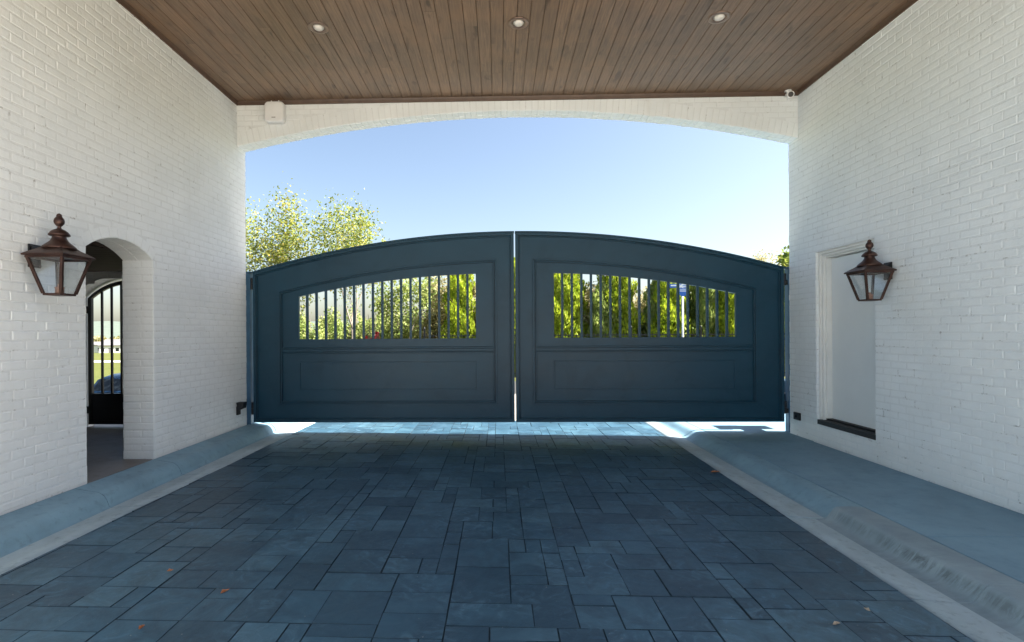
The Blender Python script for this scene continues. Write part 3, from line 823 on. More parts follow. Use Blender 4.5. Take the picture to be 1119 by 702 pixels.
# ================================================================ DRIVEWAY GATE
GH = 3.895; GRISE = 0.562; GTOP = 2.982; GBOT = 0.205
GR = (GH ** 2 + GRISE ** 2) / (2 * GRISE)
def gz(x, off=0.0):
    d = x - XC
    return GTOP - GR + math.sqrt(GR * GR - d * d) - off
TH = 0.05
WD0, WD1, WB = 0.573, 3.208, 1.435      # window, distance from centre line
def gate_leaf(s):
    """s = -1 left leaf, +1 right leaf"""
    X = lambda d: XC + s * d
    d0, d1 = 0.0105, 3.882
    root = empty('driveway_gate', (X(d1), GY, GBOT))
    inv = Matrix.Translation(root.location).inverted()
    def put(mb, name, mat, bevel=0.0, **k):
        mb.v = [tuple(inv @ V(p)) for p in mb.v]
        return mb.build(name, mat, root, bevel=bevel, **k)
    def strip(mb, da, db, lo, hi, y0, y1, n=16, mat=0):
        """solid between two curves lo(x) and hi(x)"""
        ds = [da + (db - da) * i / n for i in range(n + 1)]
        lower = [(X(d), lo(X(d))) for d in ds]; upper = [(X(d), hi(X(d))) for d in ds]
        poly = lower + upper[::-1]
        mb.prism(poly, lambda u, w: V((u, y0, w)), V((0, y1 - y0, 0)), mat)
    yf = GY - TH / 2; yb = GY + TH / 2
    wtop = lambda x: gz(x, 0.583 - 0.018 * (abs(x - XC) - WD0))
    c = lambda k: (lambda x: k)
    mb = MB()
    strip(mb, d0, d1, c(GBOT), c(WB), yf, yb, 1)
    strip(mb, d0, WD0, c(WB), lambda x: gz(x), yf, yb, 6)
    strip(mb, WD1, d1, c(WB), lambda x: gz(x), yf, yb, 8)
    strip(mb, WD0, WD1, wtop, lambda x: gz(x), yf, yb, 24)
    put(mb, 'panel', MT['gate'])
    # rim round the edge of the leaf
    mb = MB(); rw = 0.042; yr = yf - 0.026
    strip(mb, d0, d0 + rw, c(GBOT + rw), lambda x: gz(x, rw), yr, yf - 0.001, 2)
    strip(mb, d1 - rw, d1, c(GBOT + rw), lambda x: gz(x, rw), yr, yf - 0.001, 2)
    strip(mb, d0, d1, c(GBOT - 0.001), c(GBOT + rw), yr, yf - 0.001, 1)
    strip(mb, d0, d1, lambda x: gz(x, rw), lambda x: gz(x, -0.001), yr, yf - 0.001, 40)
    q0, q1 = rw + 0.012, rw + 0.022
    strip(mb, d0 + q0, d0 + q1, c(GBOT + q1), lambda x: gz(x, q1), yr + 0.004, yf - 0.001, 2)
    strip(mb, d1 - q1, d1 - q0, c(GBOT + q1), lambda x: gz(x, q1), yr + 0.004, yf - 0.001, 2)
    strip(mb, d0 + q0, d1 - q0, c(GBOT + q0), c(GBOT + q1), yr + 0.004, yf - 0.001, 1)
    strip(mb, d0 + q0, d1 - q0, lambda x: gz(x, q1), lambda x: gz(x, q0), yr + 0.004, yf - 0.001, 40)
    put(mb, 'rim', MT['gate'], 0.003)
    mb = MB()
    strip(mb, d0 - 0.004, d1 + 0.075, lambda x: gz(x, 0.004) if abs(x - XC) < GH else gz(XC + GH, 0.004), lambda x: gz(x, -0.018), GY - 0.068, GY + 0.050, 40)
    put(mb, 'top_rail', MT['gate'], 0.003)
    # mouldings: frame round both panels with a mid rail
    def mould(mb, a, b, lo, hi, w, y0, y1, arc=True):
        hi2 = (lambda x: hi(x) - w)
        strip(mb, a, a + w, lambda x: lo + w, hi2, y0, y1, 3); strip(mb, b - w, b, lambda x: lo + w, hi2, y0, y1, 3)
        strip(mb, a, b, c(lo), c(lo + w), y0, y1, 1); strip(mb, a, b, hi2, hi, y0, y1, 30 if arc else 1)
    mb = MB()
    mould(mb, 0.262, 3.505, 0.462, lambda x: gz(x, 0.375), 0.027, yf - 0.022, yf - 0.001)
    mould(mb, 0.303, 3.464, 0.503, lambda x: gz(x, 0.416), 0.015, yf - 0.034, yf - 0.001)
    strip(mb, 0.318, 3.449, c(1.253), c(1.287), yf - 0.022, yf - 0.001, 1)
    strip(mb, 0.318, 3.449, c(1.299), c(1.314), yf - 0.034, yf - 0.001, 1)
    strip(mb, 0.318, 3.449, c(1.226), c(1.241), yf - 0.034, yf - 0.001, 1)
    put(mb, 'moulding', MT['gate'], 0.003)
    mb = MB()
    mould(mb, 0.568, 3.195, 0.677, c(1.100), 0.018, yf - 0.010, yf - 0.001, False)
    put(mb, 'panel_bead', MT['gate'], 0.002)
    # bars in the window
    nb = 18; pitch = (WD1 - WD0 + 0.0335) / 19; bw = 0.0335
    for i in range(nb):
        db = WD0 + (i + 1) * pitch - bw
        mb = MB()
        strip(mb, db, db + bw, c(WB + 0.0005), lambda x: wtop(x) + 0.01, yf + 0.004, yb - 0.004, 2)
        put(mb, 'bar', MT['gate'], 0.005)
    # hinge barrels
    for z0, z1 in ((2.18, 2.352), (0.318, 0.500)):
        mb = MB(); hx = X(d1 + 0.030)
        zm = (z0 + z1) / 2
        mb.lathe([(0.020, 0), (0.024, 0.004), (0.024, zm - z0 - 0.003), (0.020, zm - z0)], (hx, GY - 0.005, z0), 16)
        mb.lathe([(0.020, 0), (0.024, 0.003), (0.024, z1 - zm - 0.004), (0.014, z1 - zm)], (hx, GY - 0.005, zm + 0.001), 16)
        xa, xb = sorted((X(d1 - 0.002), X(d1 + 0.03)))
        mb.box(xa, xb, GY - 0.018, GY + 0.01, zm + 0.012, z1 - 0.015)
        put(mb, 'hinge', MT['black'], 0.002)
    return root
gl = gate_leaf(-1)
tag(gl, 'dark blue grey gate leaf hinged on the left, with barred window and moulded panels', 'gate', 'leaves of the driveway gate')
gr = gate_leaf(1)
tag(gr, 'dark blue grey gate leaf hinged on the right, sign visible through its bars', 'gate', 'leaves of the driveway gate')
# hinge posts
for s, lab in ((-1, 'slim blue steel hinge post at the end of the wall with the archway'), (1, 'slim blue steel hinge post at the end of the wall with the door')):
    if s < 0: xa, xb = XL - 0.045, XL + 0.040
    else: xa, xb = XR + 0.010, XR + 0.095
    root = empty('gate_post', ((xa + xb) / 2, GY, 0.0)); tag(root, lab, 'post', 'hinge posts of the driveway gate')
    mb = MB(); xm = (xb - xa) / 2
    mb.box(-xm, xm, -0.045, 0.055, 0.0, 2.43); mb.build('post_shaft', MT['steel'], root, bevel=0.004)
    mb = MB(); mb.box(-xm - .004, xm + .004, -0.049, 0.059, 2.43, 2.445); mb.build('post_cap', MT['steel'], root, bevel=0.003)
    for z0 in (2.18, 0.318):
        mb = MB()
        hx = (XC + s * 3.912) - root.location.x
        a, b = sorted((hx, -s * xm + 0.0)); mb.box(a, b + 0.001, -0.03, 0.012, z0 + 0.008, z0 + 0.075)
        mb.build('hinge_lug', MT['black'], root, bevel=0.002)
# gate operators on the outside
for s, lab in ((-1, 'dark navy gate operator housing outside behind the left gate hinge'), (1, 'dark navy gate operator housing outside behind the right gate hinge')):
    xo = XC + s * 3.97
    root = empty('gate_operator', (xo, 8.12, 0.0 if s > 0 else 0.0)); tag(root, lab, 'gate motor', 'gate operators outside the gate')
    h = 0.90 if s < 0 else 0.79
    mb = MB(); mb.box(-0.17, 0.17, -0.15, 0.15, 0.30, h); mb.build('housing', MT['navy'], root, bevel=0.02)
    mb = MB(); mb.box(-0.185, 0.185, -0.165, 0.165, h - 0.05, h - 0.012); mb.build('lid_rim', MT['navy'], root, bevel=0.008)
    mb = MB(); mb.box(-0.06, 0.06, -0.31, -0.148, 0.40, 0.60); mb.build('post_bracket', MT['black'], root, bevel=0.006)
    mb = MB(); mb.box(*sorted((-s * 0.17, -s * 0.9)), -0.20, -0.166, 0.60, 0.65); mb.build('actuator_arm', MT['black'], root, bevel=0.004)

# ---- small pedestrian gate in the side passage
def ped_gate():
    gy = 7.55; gc = PC; hw = PHW - 0.030; zb = 0.212; zs = PZS - 0.02; rise = PRISE - 0.012
    root = empty('garden_gate', (gc, gy, zb))
    tag(root, 'small black arched iron gate with upright bars seen through the archway', 'gate')
    top = lambda x, off=0: arc_z(x, 0, hw, zs - zb, rise) - off
    def arcstrip(mb, x0, x1, lo, hi, y0, y1, n=14):
        xs_ = [x0 + (x1 - x0) * i / n for i in range(n + 1)]
        mb.prism([(x, lo(x)) for x in xs_] + [(x, hi(x)) for x in xs_[::-1]], lambda u, w: V((u, y0, w)), V((0, y1 - y0, 0)))
    w = 0.052
    mb = MB()
    for sx in (-1, 1):
        a, b = sorted((sx * hw, sx * (hw - w)))
        arcstrip(mb, a, b, lambda x: 0.0, lambda x: top(x, w * 0.9), -0.025, 0.025, 3)
    arcstrip(mb, -hw, hw, lambda x: top(x, w), lambda x: top(x), -0.025, 0.025, 20)
    mb.box(-hw + w, hw - w, -0.024, 0.024, 0.0, 0.05); mb.box(-hw + w, hw - w, -0.024, 0.024, 0.405, 0.450)
    mb.build('gate_frame', MT['black'], root, bevel=0.003)
    mb = MB(); mb.box(-hw + w + .001, hw - w - .001, -0.012, 0.012, 0.051, 0.404); mb.build('kick_panel', MT['black'], root)
    nb = 7
    for i in range(nb):
        x = -hw + w + (2 * (hw - w)) * (i + 1) / (nb + 1)
        mb = MB(); arcstrip(mb, x - 0.013, x + 0.013, lambda q: 0.4505, lambda q: top(q, w * 0.95), -0.012, 0.012, 2); mb.build('bar', MT['black'], root)
    for z in (0.16, 1.62):
        mb = MB(); mb.lathe([(0.016, 0), (0.018, 0.004), (0.018, 0.10), (0.012, 0.104)], (-hw - 0.016, -0.016, z), 12); mb.build('hinge', MT['black'], root)
    mb = MB(); mb.box(hw - w + .004, hw - .006, -0.05, -0.0255, 0.88, 1.02); mb.build('latch', MT['black'], root, bevel=0.004)
ped_gate()

# ================================================================ FIXTURES
def lantern(s, cx, cy, zb, label):
    zb += 0.012
    """copper wall lantern; s = +1 hangs off the left wall (room is +X)"""
    root = empty('wall_lantern', (cx, cy, zb)); tag(root, label, 'lantern', 'copper wall lanterns')
    H0, H1 = 0.30, 0.335       # glass top, eave
    tb, tt = 0.071, 0.140      # half sizes bottom, top
    # frame
    mb = MB()
    def pt(sx, sy, t): 
        h = tb + (tt - tb) * t; return V((sx * h, sy * h, 0.012 + (H0 - 0.012) * t))
    for sx in (-1, 1):
        for sy in (-1, 1):
            a, b = pt(sx, sy, 0), pt(sx, sy, 1); q = 0.0105
            vv = []
            for p in (a, b):
                vv += [p + V((dx * q, dy * q, 0)) for dx, dy in ((-1, -1), (1, -1), (1, 1), (-1, 1))]
            mb.add(vv, [(0, 3, 2, 1), (4, 5, 6, 7), (0, 1, 5, 4), (1, 2, 6, 5), (2, 3, 7, 6), (3, 0, 4, 7)])
    for sg in (-1, 1):
        mb.box(-tb, tb, sg * tb - .009, sg * tb + .009, 0.0, 0.016); mb.box(sg * tb - .009, sg * tb + .009, -tb + .009, tb - .009, 0.0, 0.016)
        mb.box(-tt - .011, tt + .011, sg * tt - .010, sg * tt + .010, H0 - 0.012, H0 + 0.012); mb.box(sg * tt - .010, sg * tt + .010, -tt + .0101, tt - .0101, H0 - 0.012, H0 + 0.012)
    mb.build('frame', MT['copper'], root, bevel=0.002)
    mb = MB(); mb.box(-tb + .009, tb - .009, -tb + .009, tb - .009, 0.002, 0.010); mb.build('base_plate', MT['copper'], root)
    for k in range(4):
        ca, sa = math.cos(k * math.pi / 2), math.sin(k * math.pi / 2)
        rot = lambda p: V((p[0] * ca - p[1] * sa, p[0] * sa + p[1] * ca, p[2]))
        f0, f1 = tb - 0.009, tt - 0.009
        vv = [rot((tb - .002, -f0, 0.016)), rot((tb - .002, f0, 0.016)), rot((tt - .002, f1, H0 - 0.012)), rot((tt - .002, -f1, H0 - 0.012))]
        nrm = rot((1, 0, -0.2)) * 0.0025
        mb = MB(); mb.add(vv + [v - nrm for v in vv], [(0, 1, 2, 3), (7, 6, 5, 4), (0, 4, 5, 1), (1, 5, 6, 2), (2, 6, 7, 3), (3, 7, 4, 0)])
        mb.build('glass_pane', MT['glass'], root)
    # hipped roof
    mb = MB(); E = 0.165
    levels = [(E, H1 - 0.030), (E + 0.002, H1 - 0.018), (E - 0.008, H1 - 0.010), (0.125, H1 + 0.014), (0.100, H1 + 0.030), (0.082, H1 + 0.046), (0.076, H1 + 0.050)]
    vv = [(sx * h, sy * h, z) for h, z in levels for sx, sy in ((-1, -1), (1, -1), (1, 1), (-1, 1))]
    ff = [(0, 3, 2, 1)] + [(4 * i + k, 4 * i + (k + 1) % 4, 4 * i + 4 + (k + 1) % 4, 4 * i + 4 + k) for i in range(len(levels) - 1) for k in range(4)] + [tuple(range(4 * len(levels) - 4, 4 * len(levels)))]
    mb.add(vv, ff); mb.build('roof', MT['copper'], root, bevel=0.003)
    mb = MB(); z = H1 + 0.034
    mb.lathe([(0.110, 0), (0.116, 0.006), (0.113, 0.015), (0.106, 0.023), (0.092, 0.036), (0.072, 0.053), (0.058, 0.070), (0.049, 0.088), (0.046, 0.104),
              (0.066, 0.107), (0.073, 0.112), (0.071, 0.121), (0.058, 0.140), (0.040, 0.154), (0.022, 0.163), (0.014, 0.168)], (0, 0, z), 28)
    mb.build('chimney_cap', MT['copper'], root, smooth=True)
    mb = MB()
    mb.lathe([(0.017, 0.166), (0.013, 0.175), (0.013, 0.182), (0.022, 0.190), (0.033, 0.206), (0.037, 0.223), (0.033, 0.242), (0.022, 0.258), (0.018, 0.265), (0.020, 0.271), (0.014, 0.282), (0.002, 0.289)], (0, 0, z), 20)
    mb.build('finial', MT['copper'], root, smooth=True)
    mb = MB(); mb.lathe([(0.030, 0.012), (0.030, 0.058), (0.034, 0.060), (0.034, 0.068), (0.012, 0.070), (0.012, 0.09)], (0, 0, 0), 20); mb.build('burner', MT['brass'], root)
    mb = MB(); mb.lathe([(0.024, 0.069), (0.030, 0.10), (0.031, 0.13), (0.022, 0.19), (0.017, 0.25), (0.0165, 0.285)], (0, 0, 0), 20); mb.build('glass_chimney', MT['glass'], root, smooth=True)
    # black bracket
    wx = (XL if s > 0 else XR) - cx
    mb = MB()
    a, b = sorted((wx + s * 0.003, wx + s * 0.018)); mb.box(a, b, -0.055, 0.055, 0.225, 0.410)
    a, b = sorted((wx + s * 0.018, wx + s * 0.030)); mb.box(a, b, -0.040, 0.040, 0.245, 0.390)
    a, b = sorted((wx + s * 0.028, -s * 0.140)); mb.box(a, b, -0.016, 0.016, 0.300, 0.345)
    a, b = sorted((wx + s * 0.028, -s * 0.162)); mb.box(a, b, -0.050, 0.050, 0.312, 0.334)
    mb.build('bracket', MT['black'], root, bevel=0.004)
    for dy in (-0.042, 0.042):
        for dz in (0.24, 0.395):
            mb = MB(); mb.tube([(wx + s * 0.017, dy, dz), (wx + s * 0.026, dy, dz)], [0.007, 0.007], 8)
            mb.build('bolt', MT['black'], root)
lantern(1, XL + 0.215, 4.115, 1.822, 'copper lantern on the left wall beside the arched doorway')
lantern(-1, XR - 0.205, 5.74, 1.822, 'copper lantern on the right wall in front of the pale door')

# recessed ceiling lights
lt = empty('recessed_light', (0, 0, 0))
mb = MB(); mb.lathe([(0.112, 0.0), (0.110, -0.006), (0.096, -0.011), (0.070, -0.009), (0.066, 0.004), (0.060, 0.010)], (0, 0, 0), 32); mb.build('trim_ring', MT['nickel'], lt, smooth=True)
mb = MB(); mb.lathe([(0.064, 0.002), (0.048, -0.004), (0.046, -0.014), (0.034, -0.021), (0.013, -0.024), (0.002, -0.0245)], (0, 0, 0), 28); mb.build('lens', MT['lens'], lt, smooth=True)
LG = 'recessed ceiling lights'
for i, (x, y, lab) in enumerate(((-1.93, 5.66, 'round recessed ceiling light on the left, nearest the white box'), (0.237, 5.655, 'round recessed ceiling light in the middle of the board ceiling'),
                                 (2.355, 5.63, 'round recessed ceiling light on the right, nearest the security camera'))):
    o = lt if i == 0 else copy_tree(lt)
    o.location = (x, y, ZC - 0.001)
    tag(o, lab, 'ceiling light', LG)

# white radio box on the beam
root = empty('wireless_box', (-3.140, YB - 0.012, 4.648)); tag(root, 'off-white rounded wireless box mounted on the arched beam under the ceiling', 'antenna box')
mb = MB()
def rrect(w, h, r, n=6):
    out = []
    for cx_, cz_, a0 in ((w - r, h - r, 0), (-w + r, h - r, 90), (-w + r, -h + r, 180), (w - r, -h + r, 270)):
        for k in range(n + 1):
            a = rad(a0 + 90 * k / n); out.append((cx_ + r * math.cos(a), cz_ + r * math.sin(a)))
    return out
lay = [(0.0, 0.0), (0.075, 0.0), (0.092, -0.006), (0.100, -0.018), (0.102, -0.05)]
loops = [[V((u, -d, w)) for u, w in rrect(0.137 + g, 0.146 + g, 0.052)] for d, g in lay]
nn = len(loops[0]); vv = [p for lp in loops for p in lp]
mb.add(vv, [tuple(range(nn))] + [(i * nn + k, i * nn + (k + 1) % nn, (i + 1) * nn + (k + 1) % nn, (i + 1) * nn + k) for i in range(len(lay) - 1) for k in range(nn)] + [tuple(range(nn * (len(lay) - 1), nn * len(lay)))[::-1]])
mb.build('case', MT['white'], root)
mb = MB(); mb.box(-0.028, 0.028, -0.1035, -0.1021, -0.092, -0.080); mb.build('badge', MT['grey'], root)
for sx in (-0.05, 0.055):
    mb = MB(); mb.tube([(sx, -0.05, 0.146), (sx, -0.05, 0.170)], [0.010, 0.007], 10); mb.build('antenna_stub', MT['white'], root)
# bullet camera at right corner
root = empty('security_camera', (4.02, YB - 0.05, ZC)); tag(root, 'small white bullet security camera under the ceiling corner at the beam', 'security camera')
mb = MB(); mb.lathe([(0.045, -0.003), (0.045, -0.016), (0.018, -0.02), (0.016, -0.05), (0.012, -0.055)], (0, 0, 0), 20); mb.build('mount', MT['white'], root, smooth=True)
d = V((-0.28, -1, -0.30)).normalized(); c0 = V((0.005, -0.02, -0.075))
mb = MB(); mb.tube([c0 - d * 0.05, c0 - d * 0.045, c0 + d * 0.085, c0 + d * 0.09], [0.036, 0.043, 0.046, 0.043], 24); mb.build('camera_body', MT['white'], root)
mb = MB(); mb.tube([c0 + d * 0.0905, c0 + d * 0.0935], [0.034, 0.034], 24); mb.build('lens', MT['black'], root)

# photo eye sensors near the wall ends
root = empty('gate_sensor', (XL, 7.39, 0.465)); tag(root, 'black hooded gate sensor low on the wall beside the left gate hinge', 'sensor')
mb = MB(); mb.box(0.006, 0.030, -0.045, 0.045, -0.095, 0.03); mb.build('backplate', MT['black'], root, bevel=0.004)
mb = MB(); mb.prism([(0.030, -0.03), (0.105, 0.0), (0.12, 0.085), (0.010, 0.085)], lambda u, w: V((u, -0.055, w)), V((0, 0.11, 0))); mb.build('hood', MT['black'], root, bevel=0.006)
root = empty('gate_sensor', (XR, 7.455, 0.327)); tag(root, 'flat black gate sensor low on the wall beside the right gate hinge', 'sensor')
mb = MB(); mb.box(-0.034, -0.006, -0.072, 0.072, -0.052, 0.052); mb.build('sensor_body', MT['black'], root, bevel=0.006)
mb = MB(); mb.tube([(-0.0335, 0, 0), (-0.0365, 0, 0)], [0.020, 0.018], 16); mb.build('eye', MT['cardark'], root)

# ================================================================ PLANTS
def leaf_quad(mb, p, size, rr, tone, up=0.3, asp=0.6):
    a = V((rr.gauss(0, 1), rr.gauss(0, 1), rr.gauss(0, 1) + up)).normalized()
    b = a.cross(V((rr.gauss(0, 1), rr.gauss(0, 1), rr.gauss(0, 1)))).normalized()
    n = a.cross(b)
    s = size * rr.uniform(0.65, 1.3)
    mb.add([p - a * s * .5, p + b * s * asp * .5 + n * s * 0.1, p + a * s * .5, p - b * s * asp * .5 + n * s * 0.1], [(0, 1, 2, 3)], 0, tone)

def make_tree(name, label, cat, group, leafmat, barkmat, seed, height, spread, trunk_r, levels=4, leaf=0.13, per_tip=26, fork=0.30, clump=0.42, lean=(0, 0), tips_keep=1.0, tone0=0.5, wide=None):
    rr = random.Random(seed)
    root = empty(name); tag(root, label, cat, group)
    tb, cr = MB(), MB(); tips = []
    def grow(p, d, L, r, lv):
        pts, rs = [p], [r]; n = 4
        q = p.copy(); dd = d.copy()
        for k in range(n):
            dd = (dd + V((rr.gauss(0, .11), rr.gauss(0, .11), rr.gauss(0.03, .08)))).normalized()
            q = q + dd * (L / n); pts.append(q.copy()); rs.append(r * (1 - 0.42 * (k + 1) / n))
            if lv <= 2 and k >= 1: tips.append((q.copy(), lv))
        tb.tube(pts, rs, 7 if lv > 2 else 5)
        if lv <= 0: tips.append((q, 0)); return
        nc = rr.choice((2, 3, 3)) if lv > 1 else rr.choice((2, 3))
        az = rr.uniform(0, 6.28)
        for c in range(nc):
            a = az + 6.283 * c / nc + rr.uniform(-.4, .4)
            side = V((math.cos(a), math.sin(a), 0))
            nd = (dd * (1 - spread * .5) + side * spread * rr.uniform(.6, 1.15) + V((0, 0, .12))).normalized()
            st = pts[-1] if c < 2 else pts[rr.choice((2, 3))]
            grow(st, nd, L * rr.uniform(.62, .86), rs[-1] * rr.uniform(.62, .8), lv - 1)
    grow(V((0, 0, -0.2)), V((lean[0], lean[1], 1)).normalized(), height * fork + 0.2, trunk_r, levels)
    for p, lv in tips:
        if rr.random() > tips_keep: continue
        tn = tone0 + rr.gauss(0, .22)
        for _ in range(int(per_tip * rr.uniform(.4, 1.3))):
            q = p + V((rr.gauss(0, clump * .5), rr.gauss(0, clump * .5), rr.gauss(-0.05, clump * .42)))
            leaf_quad(cr, q, leaf, rr, min(1, max(0, tn + rr.gauss(0, .16))))
    top = sorted(v[2] for v in cr.v)[int(len(cr.v) * .995)]
    k = height / top
    if wide is None: kw = k
    else:
        xs_ = sorted(abs(v[0]) for v in cr.v); kw = wide / xs_[int(len(xs_) * .97)]
    tb.v = [(v[0] * kw, v[1] * kw, v[2] * k) for v in tb.v]; 
    # leaves keep their size: move each face with its centre
    for i in range(0, len(cr.v), 4):
        q = cr.v[i:i + 4]; c_ = [sum(a[j] for a in q) / 4 for j in range(3)]
        for a in range(4): cr.v[i + a] = (q[a][0] + c_[0] * (kw - 1), q[a][1] + c_[1] * (kw - 1), q[a][2] + c_[2] * (k - 1))
    tb.build('trunk', barkmat, root, smooth=True)
    cr.build('crown', leafmat, root, tone=True, fix=False)
    return root

def make_thuja(seed, leafmat, h=3.6, r=0.62, n=5200, taper=0.75, label=None, size=0.085, base=0.05):
    rr = random.Random(seed)
    root = empty('columnar_conifer'); tag(root, label, 'conifer', 'conifers behind the iron fence')
    tb, cr = MB(), MB()
    tb.tube([(0, 0, -0.2), (0.02, 0, h * .4), (0, 0.02, h * .93)], [0.06, 0.045, 0.008], 7)
    lumps = [(rr.uniform(0, 6.28), rr.uniform(0.05, .95), rr.uniform(.10, .30)) for _ in range(26)]
    for _ in range(n):
        t = rr.random() ** 1.15
        a = rr.uniform(0, 6.283)
        prof = (1 - t) ** taper * (0.35 + 0.65 * min(1, t * 5 + .45))
        rl = r * prof * (0.76 + 0.34 * math.sin(3 * a + 9 * t + seed) * math.sin(13 * t))
        for la, lt_, lg in lumps:
            da = math.cos(a - la)
            if da > .6 and abs(t - lt_) < .06: rl *= 1 + lg * (da - .6) * 2.0
        q = rl * (1 - abs(rr.gauss(0, .16)))
        p = V((math.cos(a) * q, math.sin(a) * q, base + t * (h - base) + rr.gauss(0, .03)))
        o = V((math.cos(a), math.sin(a), 0))
        up = (V((0, 0, 1)) + o * rr.uniform(0.0, .55) + V((rr.gauss(0, .3), rr.gauss(0, .3), 0))).normalized()
        b = up.cross(o + V((rr.gauss(0, .5), rr.gauss(0, .5), 0))).normalized()
        s = size * rr.uniform(.7, 1.5)
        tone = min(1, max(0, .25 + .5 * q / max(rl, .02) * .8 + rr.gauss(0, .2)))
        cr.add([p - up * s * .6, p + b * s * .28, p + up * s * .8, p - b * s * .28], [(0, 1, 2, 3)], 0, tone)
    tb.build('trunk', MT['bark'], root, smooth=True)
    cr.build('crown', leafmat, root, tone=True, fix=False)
    return root

def make_shrub(name, label, cat, group, leafmat, seed, h, r, n=3000, leaf=0.10, tone0=.5, gaps=0.35):
    rr = random.Random(seed)
    root = empty(name); tag(root, label, cat, group)
    tb, cr = MB(), MB(); ends = []
    for k in range(9):
        a = rr.uniform(0, 6.28); rad_ = r * rr.uniform(.15, .8); hh = h * rr.uniform(.55, .98)
        e = V((math.cos(a) * rad_, math.sin(a) * rad_, hh)); m = V((e.x * .35, e.y * .35, hh * .5))
        tb.tube([(rr.uniform(-.05, .05), rr.uniform(-.05, .05), -0.2), m, e], [0.035, 0.022, 0.006], 6); ends += [(m, e)]
    cl = []
    for k in range(30):
        m, e = rr.choice(ends); t = rr.uniform(0.05, 1.0); p = m.lerp(e, t)
        p = p + V((rr.gauss(0, r * .28), rr.gauss(0, r * .28), rr.gauss(0, h * .08)))
        p.z = max(0.15, p.z * rr.uniform(.45, 1.0)); cl.append((p, rr.uniform(.16, .34) * r, tone0 + rr.gauss(0, .15)))
    for _ in range(n):
        p, cr_, tn = rr.choice(cl)
        d = V((rr.gauss(0, 1), rr.gauss(0, 1), rr.gauss(0, 1))).normalized() * cr_ * rr.random() ** .5
        q = p + V((d.x, d.y, d.z * 1.15)); q.z = max(.03, q.z)
        leaf_quad(cr, q, leaf, rr, min(1, max(0, tn + rr.gauss(0, .15))))
    tb.build('stem', MT['bark'], root, smooth=True)
    cr.build('crown', leafmat, root, tone=True, fix=False)
    return root

def px(x, Y):                     # world X on depth Y seen at photo column x (only used to lay the planting out)
    return (x - 545.0) / 575.0 * Y * 1.0

def place(o, x, Y, sc=1.0, rz=0.0):
    o.location = (x, Y, terr(x, Y)); o.scale = (sc, sc, sc); o.rotation_euler = (0, 0, rz)
    return o

# yellowing deciduous trees on the left beyond the gate
GD = 'yellowing trees beyond the gate'
t1 = place(make_tree('deciduous_tree', 'taller yellow-leaved tree rising over the left gate leaf next to the wall', 'tree', GD, MT['leaf_y'], MT['bark2'], 21, 6.15, 0.62, 0.11, 5, 0.092, 11, 0.27, 0.62, tone0=.42, wide=1.45), px(314, 17), 17.0, 1.0, 0.4)
t2 = place(make_tree('deciduous_tree', 'rounder yellow-green tree right of the tallest tree over the left leaf', 'tree', GD, MT['leaf_y'], MT['bark2'], 34, 5.9, 0.66, 0.10, 5, 0.092, 11, 0.27, 0.62, tone0=.36, wide=1.55), px(384, 17.5), 17.5, 1.0, 2.0)
t3 = place(make_tree('deciduous_tree', 'sparse green tree behind the middle of the left barred window', 'tree', GD, MT['leaf_g'], MT['bark'], 8, 3.9, 0.62, 0.07, 4, 0.13, 12, 0.27, 0.40, tone0=.7, wide=1.0), px(446, 19), 19.0, 1.0, 1.0)
t4 = place(make_tree('deciduous_tree', 'leafy tree whose branch tips show over the right end of the gate', 'tree', GD, MT['leaf_y'], MT['bark'], 13, 4.1, 0.66, 0.10, 4, 0.19, 14, 0.27, 0.42, tone0=.30, wide=1.3), 9.1, 15.0, 1.0, 0.0)
t5 = place(make_tree('deciduous_tree', 'pale distant tree top just above the right end of the gate', 'tree', GD, MT['leaf_o'], MT['bark'], 3, 6.2, 0.60, 0.10, 4, 0.12, 8, 0.27, 0.45, tone0=.8, wide=1.6), px(833, 30), 30.0, 1.0, 0.0)
t6 = place(make_tree('deciduous_tree', 'olive tree behind the right part of the left barred window', 'tree', GD, MT['leaf_o'], MT['bark'], 17, 4.1, 0.60, 0.08, 4, 0.12, 18, 0.24, 0.40, tone0=.6, wide=1.1), px(487, 21.5), 21.5, 1.0, 0.0)

# conifers
FY = 18.4
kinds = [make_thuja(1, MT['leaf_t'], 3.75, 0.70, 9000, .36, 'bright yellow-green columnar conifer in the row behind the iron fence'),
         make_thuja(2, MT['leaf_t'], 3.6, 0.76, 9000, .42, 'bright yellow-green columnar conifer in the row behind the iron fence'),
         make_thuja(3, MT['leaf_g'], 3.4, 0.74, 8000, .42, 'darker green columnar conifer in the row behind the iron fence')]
used = set()
spots = [(503, 20.0, 0, .99), (563, 20.1, 1, 1.02), (611, 19.9, 0, 1.03), (627, 20.3, 1, .92), (657, 20.0, 2, .86), (667, 20.4, 0, 1.02), (680, 20.1, 1, .90),
         (716, 20.2, 2, .88), (729, 19.9, 0, 1.0), (741, 20.6, 1, .86), (757, 20.9, 2, .92), (768, 20.1, 2, .96), (780, 20.2, 0, .95), (793, 20.0, 1, .96), (816, 20.3, 0, .93), (838, 20.2, 2, .90), (858, 20.1, 1, .80)]
for i, (cx, Y, k, sc) in enumerate(spots):
    o = kinds[k] if k not in used else copy_tree(kinds[k])
    used.add(k)
    place(o, px(cx, Y), Y, sc * 1.20, R.uniform(0, 6.28))
